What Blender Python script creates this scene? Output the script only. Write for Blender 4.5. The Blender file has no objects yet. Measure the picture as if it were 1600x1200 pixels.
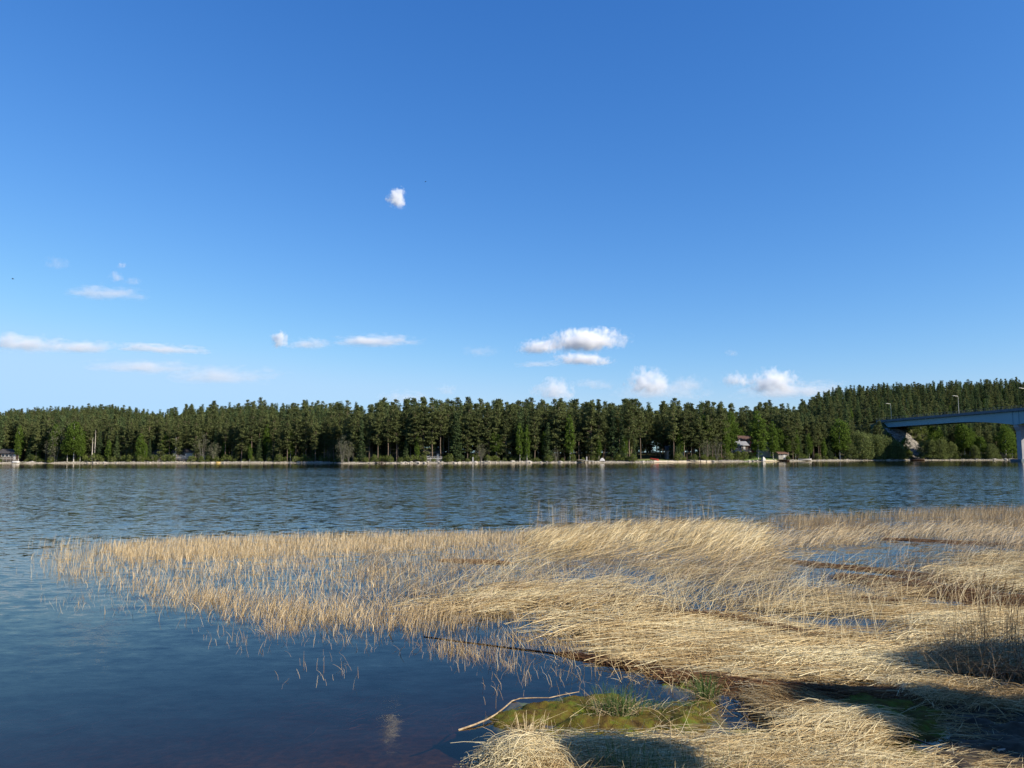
import bpy, math, random
import numpy as np
from mathutils import Vector, Matrix

# ------------------------------------------------------------------ camera, sky, sun, exposure
SC = bpy.context.scene
C = SC.collection
F, CX, CY, CAMH = 1202.0, 800.0, 600.0, 3.0
PITCH = math.atan(109 / F)
ROLL = math.radians(0.14)
cam = bpy.data.cameras.new('camera'); cam.sensor_width = 36; cam.lens = 36 * F / 1600
cam.clip_start = 0.1; cam.clip_end = 90000
co = bpy.data.objects.new('camera', cam); C.objects.link(co)
co.location = (0, 0, CAMH)
co.matrix_world = Matrix.Translation((0, 0, CAMH)) @ Matrix.Rotation(math.pi/2 + PITCH, 4, 'X') @ Matrix.Rotation(-ROLL, 4, 'Z')
SC.camera = co
SUN_AZ, SUN_EL = math.radians(116), math.radians(31)       # azimuth clockwise from the view direction (+Y)
w = bpy.data.worlds.new('World'); SC.world = w; w.use_nodes = True
nt = w.node_tree; nt.nodes.clear()
sky = nt.nodes.new('ShaderNodeTexSky'); sky.sky_type = 'NISHITA'; sky.sun_disc = False
sky.sun_elevation = SUN_EL; sky.sun_rotation = SUN_AZ
sky.air_density = 1.0; sky.dust_density = 0.25; sky.ozone_density = 2.2; sky.altitude = 100
# tone of the air as the camera renders it: each channel gets its own contrast
EXPO, WS = 0.75, 0.12
sp_ = nt.nodes.new('ShaderNodeSeparateColor'); hs = nt.nodes.new('ShaderNodeCombineColor'); nt.links.new(sky.outputs[0], sp_.inputs[0])
for ch, (ga, am) in enumerate(((1.45, 1.07), (1.034, 1.0), (.733, 1.21))):
    m1 = nt.nodes.new('ShaderNodeMath'); m1.operation = 'MULTIPLY'; m1.inputs[1].default_value = .125; nt.links.new(sp_.outputs[ch], m1.inputs[0])
    m2 = nt.nodes.new('ShaderNodeMath'); m2.operation = 'POWER'; m2.inputs[1].default_value = ga; nt.links.new(m1.outputs[0], m2.inputs[0])
    m3 = nt.nodes.new('ShaderNodeMath'); m3.operation = 'MULTIPLY'; m3.inputs[1].default_value = am/(2**EXPO)/WS; nt.links.new(m2.outputs[0], m3.inputs[0])
    lim = (.46, .72, 1.02)[ch]/(2**EXPO)/WS; m4 = nt.nodes.new('ShaderNodeMath'); m4.operation = 'SMOOTH_MIN'; m4.inputs[1].default_value = lim; m4.inputs[2].default_value = lim*.3
    nt.links.new(m3.outputs[0], m4.inputs[0]); nt.links.new(m4.outputs[0], hs.inputs[ch])
bg = nt.nodes.new('ShaderNodeBackground'); bg.inputs['Strength'].default_value = WS
wo = nt.nodes.new('ShaderNodeOutputWorld')
nt.links.new(hs.outputs[0], bg.inputs[0]); nt.links.new(bg.outputs[0], wo.inputs[0])
sl = bpy.data.lights.new('sun', 'SUN'); sl.energy = 5.0; sl.angle = math.radians(0.5); sl.color = (1.0, 0.90, 0.76)
so = bpy.data.objects.new('sun', sl); C.objects.link(so)
SUNV = Vector((math.sin(SUN_AZ)*math.cos(SUN_EL), math.cos(SUN_AZ)*math.cos(SUN_EL), math.sin(SUN_EL)))
so.rotation_euler = SUNV.to_track_quat('Z', 'Y').to_euler(); so.location = (60, -40, 60)
SC.view_settings.view_transform = 'Standard'; SC.view_settings.look = 'None'
SC.view_settings.exposure = EXPO; SC.view_settings.gamma = 1.0
cy = SC.cycles
cy.max_bounces = 16; cy.diffuse_bounces = 2; cy.glossy_bounces = 3; cy.transmission_bounces = 2
cy.transparent_max_bounces = 40; cy.volume_bounces = 14; cy.use_denoising = True
cy.caustics_reflective = False; cy.caustics_refractive = False

# ------------------------------------------------------------------ measuring: a photo pixel to a point of the place
def ray(px, py):
    px = np.asarray(px, float); py = np.asarray(py, float)
    u = (px - CX) / F; v = -(py - CY) / F
    c, s = math.cos(ROLL), math.sin(ROLL)
    u, v = u*c + v*s, -u*s + v*c
    cp, sp = math.cos(PITCH), math.sin(PITCH)
    return u, cp - v*sp, sp + v*cp
def at(px, py, z=0.0):
    dx, dy, dz = ray(px, py); t = (z - CAMH) / dz
    return np.stack([dx*t, dy*t], -1)
def at_y(px, py, Y):
    dx, dy, dz = ray(px, py); t = Y / dy
    return np.array([dx*t, Y + 0*t, CAMH + dz*t])

# ------------------------------------------------------------------ small maths
def _h(ix, iy, s):
    n = (ix.astype(np.int64)*374761393 + iy.astype(np.int64)*668265263 + s*974634777) & 0x7fffffff
    n = ((n ^ (n >> 13)) * 1274126177) & 0x7fffffff
    return ((n ^ (n >> 16)) & 0xffff) / 65535.0
def vn(x, y, s=0):
    x = np.asarray(x, float); y = np.asarray(y, float)
    ix, iy = np.floor(x), np.floor(y); fx, fy = x-ix, y-iy
    fx = fx*fx*(3-2*fx); fy = fy*fy*(3-2*fy)
    a = _h(ix, iy, s); b = _h(ix+1, iy, s); c = _h(ix, iy+1, s); d = _h(ix+1, iy+1, s)
    return (a*(1-fx)+b*fx)*(1-fy) + (c*(1-fx)+d*fx)*fy
def fbm(x, y, s=0, o=4):
    r = 0; a = .5; t = 0
    for i in range(o):
        r = r + a*vn(x*2**i, y*2**i, s+i*7); t += a; a *= .5
    return r / t
def sstep(a, b, x):
    t = np.clip((x-a)/(b-a), 0, 1); return t*t*(3-2*t)
def inpoly(P, poly):
    x, y = P[:, 0], P[:, 1]; ins = np.zeros(len(P), bool); n = len(poly)
    for i in range(n):
        x0, y0 = poly[i]; x1, y1 = poly[(i+1) % n]
        if y0 == y1: continue
        c = ((y0 > y) != (y1 > y)) & (x < (x1-x0)*(y-y0)/(y1-y0)+x0)
        ins ^= c
    return ins

# ------------------------------------------------------------------ materials
def new_mat(name):
    m = bpy.data.materials.new(name); m.use_nodes = True
    n = m.node_tree.nodes; n.clear(); return m, n, m.node_tree.links
def N(n, t, **kw):
    o = n.new('ShaderNode' + t)
    for k, v in kw.items():
        if k.startswith('i_'): o.inputs[k[2:].replace('_', ' ')].default_value = v
        else: setattr(o, k, v)
    return o
def ramp(n, stops):
    r = n.new('ShaderNodeValToRGB'); e = r.color_ramp.elements
    while len(e) < len(stops): e.new(.5)
    for k, (p, c) in enumerate(stops): e[k].position = p; e[k].color = (*c, 1)
    return r
def simple(name, c1, c2=None, rough=.8, scale=6.0, metal=0.0, bump=0.0, spec=.3):
    m, n, l = new_mat(name)
    b = N(n, 'BsdfPrincipled'); b.inputs['Roughness'].default_value = rough; b.inputs['Metallic'].default_value = metal
    b.inputs['Specular IOR Level'].default_value = spec
    o = N(n, 'OutputMaterial'); l.new(b.outputs[0], o.inputs[0])
    tc = N(n, 'TexCoord'); nz = N(n, 'TexNoise'); nz.inputs['Scale'].default_value = scale; nz.inputs['Detail'].default_value = 5
    l.new(tc.outputs['Object'], nz.inputs['Vector'])
    c2 = c2 or tuple(x*.65 for x in c1)
    r = ramp(n, [(.3, c2), (.7, c1)]); l.new(nz.outputs['Fac'], r.inputs[0]); l.new(r.outputs[0], b.inputs['Base Color'])
    if bump:
        bp = N(n, 'Bump'); bp.inputs['Strength'].default_value = bump; l.new(nz.outputs['Fac'], bp.inputs['Height']); l.new(bp.outputs[0], b.inputs['Normal'])
    return m
def foliage(name, dark, light, trans=.3, hue=.0):
    m, n, l = new_mat(name)
    oi = N(n, 'ObjectInfo'); at_ = N(n, 'Attribute'); at_.attribute_name = 'tone'
    mx = N(n, 'Math', operation='MULTIPLY_ADD'); l.new(oi.outputs['Random'], mx.inputs[0]); mx.inputs[1].default_value = .5
    hm = N(n, 'Math', operation='MULTIPLY'); l.new(at_.outputs['Fac'], hm.inputs[0]); hm.inputs[1].default_value = .5
    l.new(hm.outputs[0], mx.inputs[2])
    r = ramp(n, [(0, dark), (1, light)]); l.new(mx.outputs[0], r.inputs[0])
    d = N(n, 'BsdfDiffuse'); t = N(n, 'BsdfTranslucent'); x = N(n, 'MixShader'); x.inputs[0].default_value = trans
    l.new(r.outputs[0], d.inputs[0]); l.new(r.outputs[0], t.inputs[0])
    l.new(d.outputs[0], x.inputs[1]); l.new(t.outputs[0], x.inputs[2])
    o = N(n, 'OutputMaterial'); l.new(x.outputs[0], o.inputs[0]); return m
def stem_mat(name, stops, trans=.25):
    m, n, l = new_mat(name)
    a = N(n, 'Attribute'); a.attribute_name = 'tone'
    r = ramp(n, stops); l.new(a.outputs['Fac'], r.inputs[0])
    d = N(n, 'BsdfPrincipled'); d.inputs['Roughness'].default_value = .5; d.inputs['Specular IOR Level'].default_value = .35
    t = N(n, 'BsdfTranslucent'); x = N(n, 'MixShader'); x.inputs[0].default_value = trans
    l.new(r.outputs[0], d.inputs['Base Color']); l.new(r.outputs[0], t.inputs[0])
    l.new(d.outputs[0], x.inputs[1]); l.new(t.outputs[0], x.inputs[2])
    o = N(n, 'OutputMaterial'); l.new(x.outputs[0], o.inputs[0]); return m
M = {}
M['pine'] = foliage('pine_needles', (.062, .078, .032), (.155, .178, .066), .35)
M['spruce'] = foliage('spruce_needles', (.045, .072, .034), (.110, .150, .056), .32)
M['birch'] = foliage('birch_leaves', (.075, .120, .022), (.135, .20, .038), .4)
M['willow'] = foliage('willow_leaves', (.115, .145, .050), (.19, .225, .080), .4)
M['bare'] = foliage('budding_twigs', (.10, .105, .065), (.17, .17, .11), .1)
M['shrub'] = foliage('shrub_leaves', (.08, .11, .03), (.17, .20, .055), .35)
M['pine_bark'] = simple('pine_bark', (.26, .19, .13), (.12, .09, .07), scale=3)
M['spruce_bark'] = simple('spruce_bark', (.16, .13, .10), scale=3)
M['birch_bark'] = simple('birch_bark', (.70, .67, .60), (.25, .23, .2), scale=2.5)
M['grey_bark'] = simple('grey_bark', (.24, .22, .18), scale=3)
M['dead_wood'] = simple('dead_wood', (.48, .44, .37), scale=3)
M['white'] = simple('white_paint', (.50, .49, .47), (.38, .37, .35), rough=.5, scale=1.5)
M['brown_wood'] = simple('brown_boards', (.085, .055, .04), rough=.8, scale=2)
M['red_wood'] = simple('red_boards', (.26, .06, .035), rough=.8, scale=2)
M['grey_wood'] = simple('weathered_boards', (.30, .28, .25), rough=.85, scale=2)
M['roof_dark'] = simple('dark_felt_roof', (.06, .058, .06), rough=.9, scale=2)
M['roof_brown'] = simple('brown_roof', (.13, .075, .055), rough=.9, scale=2)
M['roof_light'] = simple('light_metal_roof', (.28, .28, .28), rough=.5, scale=1)
M['glass'] = simple('window_glass', (.04, .05, .06), rough=.08, scale=1, spec=.6)
M['red_boat'] = simple('red_hull_paint', (.50, .07, .035), rough=.4, scale=1.5)
M['yellow'] = simple('yellow_hull_paint', (.50, .36, .10), rough=.4, scale=1.5)
M['rock'] = simple('shore_rock', (.46, .42, .36), (.24, .22, .19), rough=.9, scale=3, bump=.4)
M['blue_steel'] = simple('blue_painted_steel', (.21, .365, .42), (.185, .33, .38), rough=.45, scale=.25)
M['deck_edge'] = simple('shade_toned_edge_concrete', (.12, .16, .19), (.09, .125, .15), rough=.8, scale=.5)  # edge beam's shadow put into a darker concrete colour, footings share it
M['concrete'] = simple('pier_concrete', (.36, .36, .37), (.27, .27, .28), rough=.9, scale=.4, bump=.1)
M['asphalt'] = simple('road_asphalt', (.06, .06, .06), rough=.9, scale=1)
M['galv'] = simple('galvanised_steel', (.50, .50, .48), rough=.5, metal=.3, scale=1)
M['rail_grey'] = simple('dull_railing', (.22, .24, .25), rough=.7, scale=1)
M['bird'] = simple('dark_feathers', (.03, .03, .03))
REED = [(0, (.15, .085, .04)), (.3, (.36, .25, .125)), (.65, (.60, .46, .26)), (1, (.80, .69, .46))]
M['reed'] = stem_mat('dry_reed', REED)
M['straw'] = stem_mat('bleached_straw', [(0, (.16, .085, .03)), (.35, (.48, .33, .14)), (.7, (.78, .615, .33)), (1, (.88, .78, .50))])
M['brown_reed'] = stem_mat('rotting_reed', [(0, (.07, .032, .014)), (.5, (.25, .125, .05)), (1, (.50, .33, .16))], .1)
M['dull_reed'] = stem_mat('grey_reed_stubble', [(0, (.12, .085, .05)), (.5, (.30, .22, .13)), (1, (.50, .42, .29))])
M['sedge'] = stem_mat('green_sedge', [(0, (.04, .075, .02)), (.5, (.085, .16, .04)), (1, (.17, .25, .075))], .4)
M['lime'] = stem_mat('young_green_leaf', [(0, (.22, .30, .04)), (1, (.42, .50, .09))], .4)
M['tan_wood'] = simple('tan_driftwood', (.46, .36, .22), (.16, .10, .05), rough=.8, scale=14)
M['stick'] = simple('wet_black_wood', (.03, .024, .02), rough=.4)

def tag(o, label=None, cat=None, group=None, kind=None):
    for k, v in (('label', label), ('category', cat), ('group', group), ('kind', kind)):
        if v: o[k] = v
    return o

# ------------------------------------------------------------------ mesh builders
def mesh_np(name, V, faces, k, mat, tone=None, smooth=False):
    """V (n,3), faces (m,k) -> mesh data"""
    me = bpy.data.meshes.new(name); V = np.ascontiguousarray(V, np.float32); faces = np.ascontiguousarray(faces, np.int32)
    me.vertices.add(len(V)); me.vertices.foreach_set('co', V.ravel())
    me.loops.add(faces.size); me.loops.foreach_set('vertex_index', faces.ravel())
    me.polygons.add(len(faces)); me.polygons.foreach_set('loop_start', np.arange(0, faces.size, k, dtype=np.int32))
    me.update(calc_edges=True)
    if smooth: me.polygons.foreach_set('use_smooth', np.ones(len(faces), bool))
    if tone is not None:
        a = me.attributes.new('tone', 'FLOAT', 'POINT'); a.data.foreach_set('value', np.ascontiguousarray(tone, np.float32))
    if mat: me.materials.append(mat)
    return me
def link(name, me, parent=None, loc=None):
    o = bpy.data.objects.new(name, me); C.objects.link(o)
    if parent: o.parent = parent
    if loc is not None: o.location = loc
    return o
class MB:
    """collects boxes, tubes and lathes for one mesh"""
    def __init__(s): s.v = []; s.f = []
    def add(s, V, Fs):
        b = len(s.v); s.v += [tuple(map(float, p)) for p in V]; s.f += [tuple(i+b for i in f) for f in Fs]; return s
    def box(s, x0, x1, y0, y1, z0, z1):
        V = [(x, y, z) for z in (z0, z1) for y in (y0, y1) for x in (x0, x1)]
        return s.add(V, [(0,2,3,1),(4,5,7,6),(0,1,5,4),(2,6,7,3),(0,4,6,2),(1,3,7,5)])
    def tube(s, pts, rad, sides=5, caps=True):
        pts = [Vector(p) for p in pts]; n = len(pts)
        if not hasattr(rad, '__len__'): rad = [rad]*n
        V = []
        for i, p in enumerate(pts):
            d = (pts[min(i+1, n-1)] - pts[max(i-1, 0)]).normalized()
            a = d.orthogonal().normalized() if abs(d.z) < .9 else Vector((1,0,0)); a = (a - d*a.dot(d)).normalized(); b = d.cross(a)
            for k in range(sides):
                t = 2*math.pi*k/sides; V.append(p + (a*math.cos(t)+b*math.sin(t))*rad[i])
        Fs = [(i*sides+k, i*sides+(k+1) % sides, (i+1)*sides+(k+1) % sides, (i+1)*sides+k) for i in range(n-1) for k in range(sides)]
        if caps: Fs += [tuple(range(sides))[::-1], tuple((n-1)*sides+k for k in range(sides))]
        return s.add(V, Fs)
    def data(s, name, mat, smooth=False):
        me = bpy.data.meshes.new(name); me.from_pydata(s.v, [], s.f); me.update()
        if smooth: me.polygons.foreach_set('use_smooth', [True]*len(me.polygons))
        if mat: me.materials.append(mat)
        return me
    def build(s, name, mat, parent=None, smooth=False): return link(name, s.data(name, mat, smooth), parent)
def empty(name, loc, rz=0, sc=1):
    o = bpy.data.objects.new(name, None); C.objects.link(o); o.location = loc; o.rotation_euler = (0, 0, rz); o.scale = (sc,)*3
    o.empty_display_size = .3; return o
def leaf_mesh(name, cen, size, rng, mat, flat=0.0, tone=None):
    """loose triangles of foliage round the given centres"""
    n = len(cen)
    a = rng.normal(size=(n, 3)); b = rng.normal(size=(n, 3))
    a[:, 2] *= (1-flat); b[:, 2] *= (1-flat)
    a /= np.linalg.norm(a, axis=1)[:, None] + 1e-9
    b -= a*(a*b).sum(1)[:, None]; b /= np.linalg.norm(b, axis=1)[:, None] + 1e-9
    s = (size*rng.uniform(.55, 1.3, n))[:, None]
    V = np.stack([cen + a*s, cen - a*s*.55 + b*s*.7, cen - a*s*.55 - b*s*.7], 1).reshape(-1, 3)
    t = rng.uniform(0, 1, n) if tone is None else np.clip(tone + rng.uniform(-.2, .2, n), 0, 1)
    return mesh_np(name, V, np.arange(n*3).reshape(-1, 3), 3, mat, np.repeat(t, 3))

# ------------------------------------------------------------------ tree kinds (built once, copied later)
def pine_kind(seed, H=20., cb=.42, W=2.5, leaf=.31, stepz=.44, per=12):
    g = np.random.default_rng(seed); mb = MB()
    lean = g.normal(0, .25, 2)
    def axis(z): t = z/H; return np.array([lean[0]*t*t + .12*math.sin(z*.5+seed), lean[1]*t*t, z])
    zs = np.linspace(0, H*.98, 9)
    mb.tube([axis(z) for z in zs], [max(.03, .19*(1-z/H)**.8) for z in zs], 6)
    cen = []; tn = []
    side = g.uniform(0, 6.28)
    for z in np.arange(cb*H, H-.2, stepz):
        t = (z-cb*H)/(H-cb*H)
        prof = (1-t**2.0)**.8*(.55+.45*min(1, t/.25))
        for k in range(g.integers(2, 5)):
            az = g.uniform(0, 6.28)
            L = W*prof*g.uniform(.5, 1.25)*(1+.2*math.cos(az-side))
            if L < .25: L = .25
            el = g.uniform(-.1, .25) + .5*t
            d = np.array([math.cos(az)*math.cos(el), math.sin(az)*math.cos(el), math.sin(el)])
            b0 = axis(z)
            mb.tube([b0, b0+d*L*.5+[0, 0, -.05], b0+d*L], [.045, .03, .012], 3, False)
            if g.random() < .12: continue
            nt_ = max(1, int(L/.55)); c0 = g.uniform(0, 1)
            for s in np.linspace(.4 if L > 1 else .7, 1.0, nt_):
                c = b0 + d*L*s + g.normal(0, .12, 3)
                r = .48 + .15*g.random()
                q = g.normal(0, 1, (per, 3)); q /= np.maximum(1, np.linalg.norm(q, axis=1)/1.3)[:, None]
                cen.append(c + q*[r, r, r*.42]); tn.append(np.full(per, c0))
    c = axis(H*.97); q = g.normal(0, .3, (14, 3)); cen.append(c+q); tn.append(np.full(14, .5))
    cen = np.concatenate(cen); tn = np.concatenate(tn)
    return [('trunk', mb.data('trunk', M['pine_bark'])), ('crown', leaf_mesh('crown', cen, leaf, g, M['pine'], .35, tn))], H
def spruce_kind(seed, H=18., W=2.3, leaf=.27):
    g = np.random.default_rng(seed); mb = MB()
    mb.tube([(0, 0, z) for z in np.linspace(0, H, 6)], [.18*(1-z/H)+.02 for z in np.linspace(0, H, 6)], 6)
    cen = []; tn = []
    for z in np.arange(.07*H, H-.1, .42):
        t = z/H; Lm = W*(1-t)**.85+.12
        for k in range(5 if t < .8 else 3):
            az = g.uniform(0, 6.28); L = Lm*g.uniform(.7, 1.15); dr = -.25+.45*t
            d = np.array([math.cos(az), math.sin(az), dr])
            if L > .8: mb.tube([(0, 0, z), tuple(np.array([0, 0, z])+d*L*.8)], [.03, .01], 3, False)
            nn = max(1, int(L/.45)); c0 = g.uniform()
            for s in np.linspace(.25, 1, nn):
                c = np.array([0, 0, z]) + d*L*s; r = .20+.22*(1-s)
                q = g.normal(0, 1, (7, 3)); cen.append(c+q*[r, r, r*.5]); tn.append(np.full(7, c0))
    return [('trunk', mb.data('trunk', M['spruce_bark'])), ('crown', leaf_mesh('crown', np.concatenate(cen), leaf, g, M['spruce'], .2, np.concatenate(tn)))], H
def broad_kind(seed, H=12., cb=.2, W=2.2, leaf=.2, mat='birch', bark='birch_bark', ncl=190, per=26, stems=1, spread=.5, dome=False):
    g = np.random.default_rng(seed); mb = MB(); tips = []
    for k in range(stems):
        az = g.uniform(0, 6.28); b = np.array([math.cos(az), math.sin(az), 0])*(.25 if stems > 1 else 0)
        out = (W*.55 if stems > 1 else .25)
        zs = np.linspace(0, 1, 6)
        hh = H*(g.uniform(.7, .93) if stems > 1 else .96)
        P = [b*(1+0*t) + np.array([math.cos(az), math.sin(az), 0])*out*t**1.5 + [0.1*math.sin(4*t+k), 0, hh*t] for t in zs]
        r0 = .13*(H/12) if stems == 1 else .07
        mb.tube(P, [r0*(1-.85*t) for t in zs], 5)
        for j in range(10 if stems == 1 else 4):
            t = g.uniform(max(cb, .15), .9); i = min(4, int(t*5)); p0 = P[i]*(1-(t*5-i)) + P[i+1]*(t*5-i)
            a2 = g.uniform(0, 6.28); L = W*(1-t*.7)*g.uniform(.5, .9)
            mb.tube([p0, p0+np.array([math.cos(a2)*L*.5, math.sin(a2)*L*.5, L*.45]), p0+np.array([math.cos(a2)*L, math.sin(a2)*L, L*.7])], [r0*.3, r0*.2, r0*.08], 3, False)
    cen = []; tn = []
    z0 = cb*H
    for k in range(ncl):
        t = g.beta(1.5, 1.7) if not dome else g.beta(1.3, 1.3)
        z = z0+(H-z0)*t
        R = W*(math.sin(math.pi*min(1, .12+t*.88))**.6 if not dome else math.sqrt(max(.02, 1-t*t*.95)))
        az = g.uniform(0, 6.28); rr = R*(g.uniform(.1, 1)**.5)*(1+.25*math.sin(az*3+seed)); r = g.uniform(.3, .6)*W/2.2
        c = np.array([math.cos(az)*rr, math.sin(az)*rr, z])
        q = g.normal(0, 1, (per, 3)); q /= np.maximum(1, np.linalg.norm(q, axis=1)/1.4)[:, None]
        cen.append(c+q*[r, r, r*.8]); tn.append(np.full(per, g.uniform()))
    return [('trunk', mb.data('trunk', M[bark])), ('crown', leaf_mesh('crown', np.concatenate(cen), leaf, g, M[mat], 0, np.concatenate(tn)))], H
PINES = [pine_kind(1, 20, .26, 2.9), pine_kind(2, 20, .36, 2.6), pine_kind(3, 20, .18, 3.0), pine_kind(4, 20, .30, 3.2), pine_kind(5, 20, .45, 2.5), pine_kind(6, 20, .12, 2.8)]
SPRUCES = [spruce_kind(11), spruce_kind(12, 18, 1.8), spruce_kind(13, 18, 2.7)]
BIRCHES = [broad_kind(21), broad_kind(22, 12, .12, 1.7), broad_kind(23, 12, .28, 2.3, ncl=150)]
WILLOWS = [broad_kind(31, 8, .04, 3.4, .2, 'willow', 'grey_bark', 250, 26, 9, dome=True), broad_kind(32, 8, .04, 2.9, .2, 'willow', 'grey_bark', 220, 26, 8, dome=True), broad_kind(33, 8, .08, 3.0, .19, 'willow', 'grey_bark', 150, 26, 8, dome=True)]
BARES = [broad_kind(41, 9, .25, 2.6, .13, 'bare', 'grey_bark', 90, 16, 4), broad_kind(42, 9, .1, 2.3, .12, 'bare', 'grey_bark', 80, 16, 5)]
SHRUBS = [broad_kind(51, 2.2, .02, 1.3, .16, 'shrub', 'grey_bark', 46, 18, 5, dome=True), broad_kind(52, 2.2, .02, 1.5, .15, 'shrub', 'grey_bark', 50, 18, 5, dome=True)]
used_kind = {}
def plant(kind, name, x, y, z, h, rz, label, cat, group, wide=1.0):
    parts, H = kind
    s = h/H
    r = empty(name, (x, y, z), rz); r.scale = (s*wide, s*wide, s)
    for pn, me in parts: link(pn, me, r)
    return tag(r, label, cat, group)

# ------------------------------------------------------------------ the lie of the land
_pxs = np.array([-1500, -200, 0, 300, 520, 535, 700, 900, 1000, 1100, 1200, 1300, 1400, 1500, 1600, 2600], float)
_D = np.array([275, 275, 277, 270, 262, 250, 250, 256, 258, 266, 280, 300, 306, 304, 302, 300], float)
_px2 = np.array([-1500, -200, 0, 100, 180, 235, 280, 400, 500, 560, 640, 800, 1180, 1240, 1290, 1320, 1400, 1500, 1600, 1900, 2600], float)
_R = np.array([620, 620, 620, 620, 600, 520, 430, 420, 420, 380, 320, 320, 340, 420, 540, 560, 560, 560, 560, 560, 560], float)
_Hh = np.array([20, 21.5, 22.5, 25, 25, 16, 14.5, 16, 16, 10, 4, 3, 3.5, 9, 30, 35.5, 38, 40, 41, 40, 30], float)
def pxof(x, y): return np.clip(CX + F*x/np.maximum(y, 1), -1500, 2600)
def shoreD(x, y):
    p = pxof(x, y); return np.interp(p, _pxs, _D) + 1.2*(vn(x*.12, y*0+1, 3)-.5)*2
A0 = np.array([161., 335.]); U = np.array([12.5, -73.0]); U /= np.linalg.norm(U); Vt = np.array([-U[1], U[0]])   # Vt points right (+x)
ABC = A0 + Vt*5.5                                                                                                # bridge centre line at the abutment
def z_emb(x, y):
    px_, py_ = x-ABC[0], y-ABC[1]
    s = -(px_*U[0] + py_*U[1]); q = np.abs(px_*Vt[0] + py_*Vt[1])
    ds = np.where(s < 0, -s, 0); dq = np.maximum(0, q-6.0)
    return 16.0 - .72*np.sqrt(ds**2 + dq**2) - np.maximum(0, s-140)*.5
def z_far(x, y):
    p = pxof(x, y); D = shoreD(x, y); t = y - D
    R = np.interp(p, _px2, _R); H = np.interp(p, _px2, _Hh)
    z = np.where(t < 0, np.maximum(-3, t*.12), .50*sstep(0, 3.5, t) + 1.85*sstep(3, 40, t))
    z = z + np.where(t > 0, (H-2.3)*sstep(0.05, 1, np.clip(t/(R-D), 0, 1.0)), 0)
    z = z + np.where(t > 4, (fbm(x*.08, y*.08, 5, 3)-.5)*.9, 0)
    z = np.where(y < 60, -3, z)
    e = z_emb(x, y)
    return np.where(t > -3, np.maximum(z, e), z)
def z_near(x, y):
    ys = 5.9 + .30*np.clip(x, -30, 3) + .55*np.clip(x-3, 0, 60)
    d = (y - ys)
    n = (fbm(x*.9, y*.9, 9, 4)-.5)
    z = np.where(d > 0, np.maximum(-3.2, -.10 - .085*d), -.10 - .27*d)
    z = np.where(d < -6, 1.52 + .02*(-d-6) + 0*z, z)
    return z + n*np.clip(.10 - .0*d, 0, .1)
def ground_z(x, y):
    x = np.asarray(x, float); y = np.asarray(y, float)
    return np.maximum(z_near(x, y), z_far(x, y))
def gz(x, y): return float(ground_z(np.array([x]), np.array([y]))[0])

ang = np.radians(np.concatenate([np.arange(-180, -46, 3.0), np.arange(-46, 46, .22), np.arange(46, 180, 3.0)]))
rad = np.concatenate([np.arange(.3, 3, .5), np.arange(3, 16, .12), np.arange(16, 60, 1.5), np.arange(60, 240, 12), np.arange(240, 440, 1.1), np.arange(440, 760, 8), np.geomspace(780, 4000, 12)])
A, Rr = np.meshgrid(ang, rad, indexing='ij')
X = np.sin(A)*Rr; Y = np.cos(A)*Rr; Z = ground_z(X.ravel(), Y.ravel())
na, nr = len(ang), len(rad)
i0 = np.arange(na)[:, None]*nr + np.arange(nr-1)[None]; i1 = ((np.arange(na)+1) % na)[:, None]*nr + np.arange(nr-1)[None]
Fq = np.stack([i0, i1, i1+1, i0+1], -1).reshape(-1, 4)[:, ::-1]
m, n, l = new_mat('ground_soil')
b = N(n, 'BsdfPrincipled'); b.inputs['Roughness'].default_value = .95; b.inputs['Specular IOR Level'].default_value = .1
geo = N(n, 'NewGeometry'); sx = N(n, 'SeparateXYZ'); l.new(geo.outputs['Position'], sx.inputs[0])
nz = N(n, 'TexNoise'); nz.inputs['Scale'].default_value = .35; nz.inputs['Detail'].default_value = 8; l.new(geo.outputs['Position'], nz.inputs['Vector'])
nf = N(n, 'TexNoise'); nf.inputs['Scale'].default_value = 9; nf.inputs['Detail'].default_value = 6; l.new(geo.outputs['Position'], nf.inputs['Vector'])
forest = ramp(n, [(.35, (.04, .036, .018)), (.5, (.065, .072, .026)), (.65, (.11, .10, .05))]); l.new(nz.outputs['Fac'], forest.inputs[0])
sand = ramp(n, [(.3, (.10, .09, .06)), (.5, (.30, .27, .21)), (.7, (.48, .44, .36))]); l.new(nf.outputs['Fac'], sand.inputs[0])
mud = ramp(n, [(.3, (.07, .054, .032)), (.55, (.14, .11, .07)), (.75, (.22, .175, .115))]); l.new(nf.outputs['Fac'], mud.inputs[0])
ad = N(n, 'Math', operation='MULTIPLY_ADD'); l.new(nz.outputs['Fac'], ad.inputs[0]); ad.inputs[1].default_value = -1.6; l.new(sx.outputs['Z'], ad.inputs[2])
st = N(n, 'MapRange'); st.inputs['From Min'].default_value = -.52; st.inputs['From Max'].default_value = -.25; l.new(ad.outputs[0], st.inputs['Value'])
mx1 = N(n, 'MixRGB'); l.new(st.outputs[0], mx1.inputs[0]); l.new(sand.outputs[0], mx1.inputs[1]); l.new(forest.outputs[0], mx1.inputs[2])
nr_ = N(n, 'MapRange'); nr_.inputs['From Min'].default_value = 40; nr_.inputs['From Max'].default_value = 80; l.new(sx.outputs['Y'], nr_.inputs['Value'])
mx2 = N(n, 'MixRGB'); l.new(nr_.outputs[0], mx2.inputs[0]); l.new(mud.outputs[0], mx2.inputs[1]); l.new(mx1.outputs[0], mx2.inputs[2])
l.new(mx2.outputs[0], b.inputs['Base Color'])
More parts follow.
